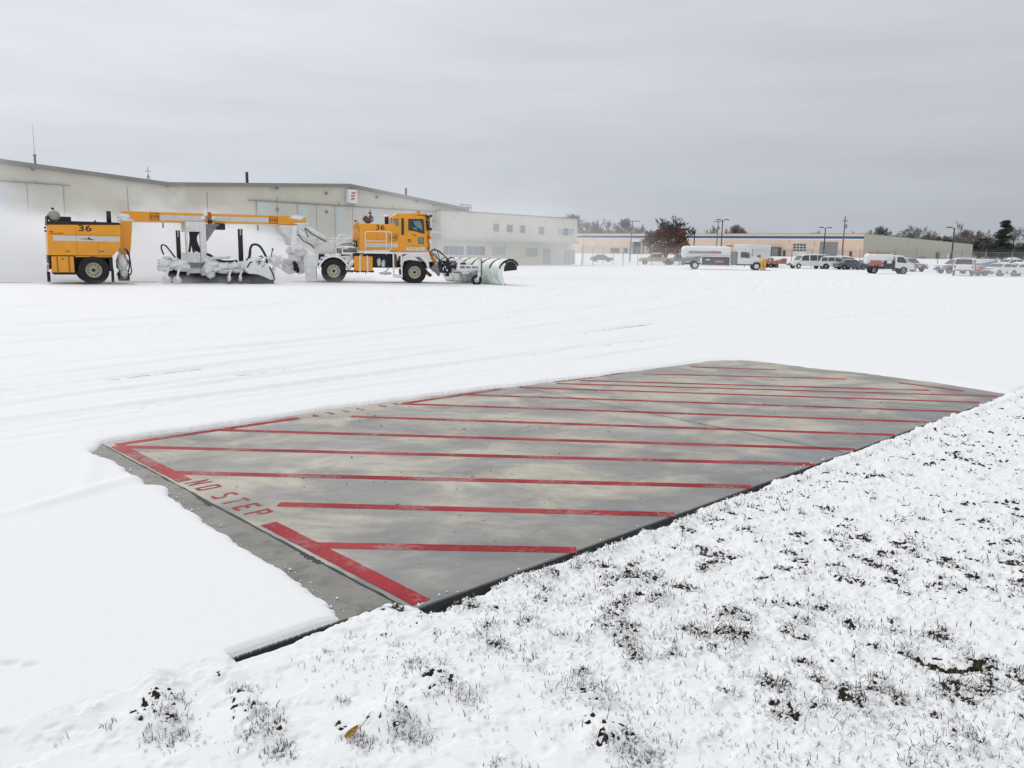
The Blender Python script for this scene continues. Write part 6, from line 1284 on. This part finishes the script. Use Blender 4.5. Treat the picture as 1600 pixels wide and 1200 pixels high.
# big fuel truck
def truck_cab(t, x0, w, scale=1.0, paint='carwhite'):
    """bonneted cab: x0 is the back wall"""
    s = scale; cabp = [(x0,.75),(x0,2.28*s),(x0+.12,2.38*s),(x0+1.15,2.36*s),(x0+1.75,1.60*s),(x0+1.75,.75)]
    prism_lean(cabp, w, 1.5, 2.4*s, .12).build('cab', M[paint], t, bevel=.05)
    hood = [(x0+1.65,.95),(x0+1.65,1.66*s),(x0+2.3,1.60*s),(x0+3.15,1.42*s),(x0+3.35,1.20*s),(x0+3.38,.60),(x0+2.95,.60)]+[(x0+2.42+.56*math.cos(R(a)), .5+.56*math.sin(R(a))) for a in (20,60,90,120,160)]
    MB().prism(hood, -w+.05, w-.05).build('bonnet', M[paint], t, bevel=.06)
    for sg_ in (-1, 1):
        pts = [(x0+.40,1.52*s),(x0+.42,2.18*s),(x0+1.12,2.16*s),(x0+1.52,1.60*s),(x0+1.5,1.45*s)]; MB().prism(pts, *(sorted((sg_*(w-.09), sg_*(w+.008))))).build('side_window', M['carglass'], t)
        MB().box(x0+1.25, x0+1.45, sg_*(w+.1)-.05, sg_*(w+.1)+.05, 1.6*s, 2.1*s).build('mirror', M['grille'], t)
        MB().box(x0+3.30, x0+3.40, sg_*.75-.15, sg_*.75+.15, 1.0, 1.18).build('headlight', M['white'], t)
    a, b = Vector((x0+1.20, 0, 2.30*s)), Vector((x0+1.74, 0, 1.66*s)); n_ = Vector((.02,0,.015)); m_ = MB(); m_.add([(a.x+n_.x,-w+.2,a.z+n_.z),(a.x+n_.x,w-.2,a.z+n_.z),(b.x+n_.x,w-.1,b.z+n_.z),(b.x+n_.x,-w+.1,b.z+n_.z),(a.x-.03,-w+.2,a.z-.03),(a.x-.03,w-.2,a.z-.03),(b.x-.03,w-.1,b.z-.03),(b.x-.03,-w+.1,b.z-.03)], [(0,3,2,1),(4,5,6,7),(0,1,5,4),(2,3,7,6),(1,2,6,5),(3,0,4,7)]); m_.build('windscreen', M['carglass'], t)
    MB().box(x0+3.36, x0+3.42, -.5, .5, .95, 1.32*s).build('grille', M['grille'], t); MB().box(x0+3.35, x0+3.6, -w, w, .42, .72).build('front_bumper', M['greymetal'], t, bevel=.03)
ft = thing('fuel_truck', 'large white airport fuel truck with dark stripe and open pump cabinet', 'tank truck', on_ground(1126.5, 106), R(-8), None)
m_ = MB(); n_ = 24; rings = []
for (x, k) in ((-5.05,.55),(-4.95,.82),(-4.75,.95),(-4.5,1),(.9,1),(1.1,.97)): rings.append([(x, 1.22*k*math.copysign(abs(math.cos(a))**.8, math.cos(a)), 2.18+.80*k*math.copysign(abs(math.sin(a))**.8, math.sin(a))) for a in [2*math.pi*i/n_ for i in range(n_)]])
m_.add([p for r_ in rings for p in r_], [(i*n_+j, i*n_+(j+1)%n_, (i+1)*n_+(j+1)%n_, (i+1)*n_+j) for i in range(len(rings)-1) for j in range(n_)]+[tuple(range(n_))[::-1], tuple((len(rings)-1)*n_+j for j in range(n_))]); m_.build('tank', M['carwhite'], ft, True)
MB().box(-4.2, -.1, -1.235, -1.21, 1.98, 2.32).build('tank_stripe', M['cargrey'], ft); MB().blob((-.9,-1.235,2.2), (.8,.02,.14), .2, 3, 16, 6).build('tank_emblem', M['rustred'], ft); MB().box(-3.4, -3.0, -1.2, -.8, 1.30, 1.5).build('warning_placard', M['rustred'], ft)
MB().box(-2.5, 1.0, -1.2, -.5, .55, 1.65).build('pump_cabinet', M['darkgrey'], ft); m_ = MB()
for a, b, c, d_ in ((-2.6,1.1,1.62,1.74),(-2.6,1.1,.46,.58),(-2.6,-2.48,.5,1.7),(.98,1.1,.5,1.7)): m_.box(a, b, -1.24, -1.15, c, d_)
m_.build('cabinet_frame', M['white'], ft); MB().box(-2.0, -1.5, -1.22, -1.2, 1.15, 1.3).build('hose_reel', M['white'], ft); MB().box(-.8, .2, -1.22, -1.2, .85, 1.2).build('meter_panel', M['rustred'], ft)
MB().box(-4.9, 4.4, -.45, .45, .6, .85).build('chassis', M['darkgrey'], ft); MB().box(1.15, 1.9, -1.1, 1.1, .6, 2.35).build('equipment_locker', M['greymetal'], ft); truck_cab(ft, 1.95, 1.05, 1.05)
for x in (-3.3, 4.37):
    for s in (-1, 1): small_wheel(ft, x, s*.98, .50, wd=.32, rim='white')
MB().box(-5.0, -4.6, -1.1, 1.1, .5, 1.2).build('rear_bumper', M['greymetal'], ft); MB().box(.6, 1.4, -.3, .3, 2.95, 3.12).build('roof_beacon', M['dark_orange'], ft)
# smaller tank truck
f2 = thing('fuel_truck', 'smaller white tank truck with faded red markings parked facing right', 'tank truck', on_ground(1388, 95.5), R(-12), None)
m_ = MB().lathe_y(0, 0, [(.001,-.0),(.001,0)], 3); m_ = MB(); rings = []
for (x, k) in ((-2.55,.7),(-2.45,.95),(-2.2,1),(.25,1),(.35,.95)): rings.append([(x, .98*k*math.cos(a), 1.72+.62*k*math.copysign(abs(math.sin(a))**.8, math.sin(a))) for a in [2*math.pi*i/n_ for i in range(n_)]])
m_.add([p for r_ in rings for p in r_], [(i*n_+j, i*n_+(j+1)%n_, (i+1)*n_+(j+1)%n_, (i+1)*n_+j) for i in range(len(rings)-1) for j in range(n_)]+[tuple(range(n_))[::-1], tuple((len(rings)-1)*n_+j for j in range(n_))]); m_.build('tank', M['carwhite'], f2, True)
MB().box(-2.1, -.9, -1.0, -.9, 1.0, 1.55).build('red_marking', M['rustred'], f2, bevel=.1); MB().box(-2.5, 2.0, -.4, .4, .55, .8).build('chassis', M['darkgrey'], f2); MB().box(-.6, .55, -1.0, -.5, .6, 1.5).build('pump_cabinet', M['darkgrey'], f2); MB().box(-.3, .2, -1.02, -1.0, 1.2, 1.5).build('control_panel', M['white'], f2)
cabp = [(.6,.7),(.6,2.05),(.72,2.15),(1.45,2.12),(2.05,1.35),(2.65,1.15),(2.75,.55),(2.2,.5)]; prism_lean(cabp, .98, 1.2, 2.15, .1).build('cab', M['carwhite'], f2, bevel=.06)
for s in (-1, 1): MB().prism([(.80,1.35),(.82,1.95),(1.42,1.93),(1.85,1.42),(1.8,1.25)], *sorted((s*.88, s*.965))).build('side_window', M['carglass'], f2)
MB().box(2.6, 2.9, -.95, .95, .4, .62).build('front_bumper', M['rustred'], f2); MB().box(-2.2, .2, -.4, .4, 2.3, 2.42).build('tank_walkway', M['dark_orange'], f2)
for x in (-1.6, 1.55):
    for s in (-1, 1): small_wheel(f2, x, s*.88, .42, wd=.28)
# semi trailer at the dock
st = thing('box_trailer', 'long white box trailer standing behind the white fuel truck', 'trailer', on_ground(1176, 150), R(52))
MB().box(-5.5, 5.5, -1.25, 1.25, 1.1, 3.6).build('box', M['carwhite'], st, bevel=.04); MB().box(-5.4, 5.4, -.5, .5, .9, 1.1).build('chassis', M['darkgrey'], st); MB().box(-5.5,5.5,-1.24,1.24,3.6,3.7).build('roof_snow', M['snow'], st)
for x in (3.2, 4.3):
    for s in (-1, 1): small_wheel(st, x, s*1.0, .5, wd=.3)
for s in (-.8, .8): MB().box(-3.6, -3.45, s-.08, s+.08, 0, 1.1).build('landing_leg', M['galv'], st)
# red low trailer between bollard and van
rt_ = thing('flatbed_trailer', 'low red equipment trailer dusted with snow left of the white van', 'trailer', on_ground(1207, 126), R(3))
MB().box(-1.9, 1.9, -.9, .9, .62, .95).build('bed', M['rustred'], rt_, bevel=.03); m_ = MB()
for k in range(6): m_.box(-1.8+k*.68, -1.45+k*.68, -.92, .5, .95, 1.15+.15*(k % 3))
m_.build('load', M['rustred'], rt_); MB().blob((0,0,1.0), (1.8,.8,.22), .25, 4).build('snow_cover', M['snow'], rt_, True)
for x in (-.5, .4):
    for s in (-1, 1): small_wheel(rt_, x, s*.8, .33)
MB().tube([(1.9,0,.7),(2.8,0,.55)], .06, 6).build('drawbar', M['darkgrey'], rt_)
# yellow cabinet posts
yb = thing('yellow_bollard', 'pair of thick yellow bollards at the nose of the white fuel truck', 'bollard', on_ground(1193.5, 104))
for x in (-.19, .17): MB().tube([(x,0,0),(x,0,1.38)], .15, 12).build('post', M['yellow'], yb, True)
MB().box(-.7, .8, -.4, .4, 0, .07).build('base', M['greymetal'], yb)
y2 = thing('hose_stand', 'slim yellow stand with an orange head behind the yellow bollards', 'stand', on_ground(1186, 108)); MB().tube([(0,0,0),(0,0,1.9)], .07, 8).build('post', M['yellow'], y2); MB().box(-.22,.22,-.1,.1,1.5,1.95).build('head', M['dark_orange'], y2, bevel=.04)
# blue white trailer, red snow blower
tb = thing('enclosed_trailer', 'blue and white trailer right of the white pickup seen from behind', 'trailer', on_ground(1535, 99), R(8))
MB().box(-1.5, 1.45, -.9, .9, .55, 1.75).build('box', M['bluepaint'], tb, bevel=.04); MB().prism([(-1.45,1.2),(1.3,1.72),(-1.45,1.72)], -.915, -.90).build('white_panel', M['white'], tb); MB().blob((0,0,1.78), (1.4,.85,.10), .1, 2).build('roof_snow', M['snow'], tb, True)
for s in (-1, 1): small_wheel(tb, .1, s*.85, .33)
MB().tube([(1.4,0,.5),(2.2,0,.45)], .05, 6).build('drawbar', M['darkgrey'], tb)
rb = thing('snow_blower', 'small red and white machine standing right beside the white pickup', 'machine', on_ground(1531, 91.5), R(20))
MB().prism([(-.6,.15),(-.65,.75),(-.2,1.15),(.25,1.1),(.6,.5),(.6,.12)], -.45, .45).build('body', M['rustred'], rb, bevel=.05); MB().box(-.3,.2,-.3,.3,1.05,1.4).build('seat', M['cargrey'], rb, bevel=.05); MB().blob((0,-.1,1.1), (.4,.35,.1), .2, 3).build('snow_cap', M['snow'], rb, True)
for x in (-.4, .4):
    for s in (-1, 1): small_wheel(rb, x, s*.45, .24, wd=.16)

# ================================================================== blowing snow
def cloud(name, label, cat, P, ang, size, dens, topramp, nscale, seed, thr=.5, soft=.22, base=.0):
    """closed box filled with drifting snow; top edge follows topramp along its length"""
    L, W, Hh = size; mb = MB().box(0, L, 0, W, 0, Hh)
    o = mb.build(name, None, None); o.location = P; o.rotation_euler = (0, 0, ang); o['kind'] = 'stuff'
    m = bpy.data.materials.new(name); m.use_nodes = True; t = m.node_tree; t.nodes.clear(); N = t.nodes.new; Lk = t.links.new
    out = N('ShaderNodeOutputMaterial'); pv = N('ShaderNodeVolumePrincipled'); pv.inputs['Color'].default_value = (0.985, 0.99, 1.0, 1); pv.inputs['Anisotropy'].default_value = 0.0; Lk(pv.outputs[0], out.inputs['Volume'])
    tc = N('ShaderNodeTexCoord'); sp = N('ShaderNodeSeparateXYZ'); Lk(tc.outputs['Object'], sp.inputs[0])
    def math_(op, a, b=None, c=None):
        n = N('ShaderNodeMath'); n.operation = op
        for i, v in enumerate((a, b, c)):
            if v is None: continue
            if isinstance(v, (int, float)): n.inputs[i].default_value = v
            else: Lk(v, n.inputs[i])
        return n.outputs[0]
    def smooth(v, a, b, lo=0.0, hi=1.0):
        n = N('ShaderNodeMapRange'); n.interpolation_type = 'SMOOTHSTEP'; Lk(v, n.inputs[0]); n.inputs[1].default_value = a; n.inputs[2].default_value = b; n.inputs[3].default_value = lo; n.inputs[4].default_value = hi; return n.outputs[0]
    fx = math_('DIVIDE', sp.outputs[0], L); rp = N('ShaderNodeValToRGB'); Lk(fx, rp.inputs[0]); cr = rp.color_ramp; cr.interpolation = 'B_SPLINE'
    while len(cr.elements) < len(topramp): cr.elements.new(.5)
    for e, (p, v) in zip(cr.elements, topramp): e.position = p; e.color = (v, v, v, 1)
    mp = N('ShaderNodeMapping'); mp.inputs['Scale'].default_value = (nscale*.6, nscale, nscale*1.0); mp.inputs['Location'].default_value = (seed, seed*.7, 0); Lk(tc.outputs['Object'], mp.inputs[0])
    nz = N('ShaderNodeTexNoise'); nz.inputs['Scale'].default_value = 1.0; nz.inputs['Detail'].default_value = 4; nz.inputs['Roughness'].default_value = .6; nz.inputs['Distortion'].default_value = .4; Lk(mp.outputs[0], nz.inputs[0])
    zt = math_('MULTIPLY', rp.outputs[0], Hh); nn_ = math_('MULTIPLY_ADD', nz.outputs[0], Hh*1.15, -Hh*.575); top = math_('ADD', zt, nn_); d_ = math_('SUBTRACT', top, sp.outputs[2])
    body = smooth(d_, 0.0, Hh*soft); wis = smooth(nz.outputs[0], thr-.18, thr+.15, base, 1.0)
    edge = math_('MULTIPLY', math_('MULTIPLY', smooth(sp.outputs[0], 0, L*.06), smooth(sp.outputs[0], L, L*.90)), math_('MULTIPLY', smooth(sp.outputs[1], 0, W*.15), smooth(sp.outputs[1], W, W*.8)))
    pres = smooth(rp.outputs[0], 0.0, 0.12)
    dd = math_('MULTIPLY', math_('MULTIPLY', body, wis), math_('MULTIPLY', edge, pres)); Lk(math_('MULTIPLY', dd, dens), pv.inputs['Density'])
    o.data.materials.append(m); return o
def tw(x, y): p = TO+TD*x+TL*y; return (p[0], p[1], 0.02)
cloud('blowing_snow', '', '', tw(-16, 2.0), TA, (29, 9, 8.5), 0.62, [(0, .72), (.25, .66), (.45, .44), (.62, .36), (.80, .42), (.90, .33), (1, .0)], .34, 3.1, .42, .28, .5)
cloud('blowing_snow', '', '', tw(-18, 6.0), TA, (36, 9, 12), 0.12, [(0, .75), (.3, .62), (.5, .40), (.7, .35), (.85, .3), (1, .1)], .28, 9.3, .50, .4, .1)
cloud('blowing_snow', '', '', tw(13, 5.0), TA-R(8), (34, 12, 11.0), 0.062, [(0, .25), (.18, .75), (.4, .70), (.6, .55), (.8, .40), (1, .1)], .22, 21.7, .46, .5, .15)
cloud('blowing_snow', '', '', tw(-4, -2.6), TA, (18, 5.5, 1.0), 0.45, [(0, .1), (.3, .35), (.6, .45), (.85, .5), (1, .1)], .9, 5.7, .48, .5, .0)
cloud('blowing_snow', '', '', (34, 72, .1), R(-14), (60, 14, 5), 0.05, [(0, .3), (.3, .5), (.6, .7), (.8, .8), (1, .6)], .2, 11.7, .48, .6, .3)
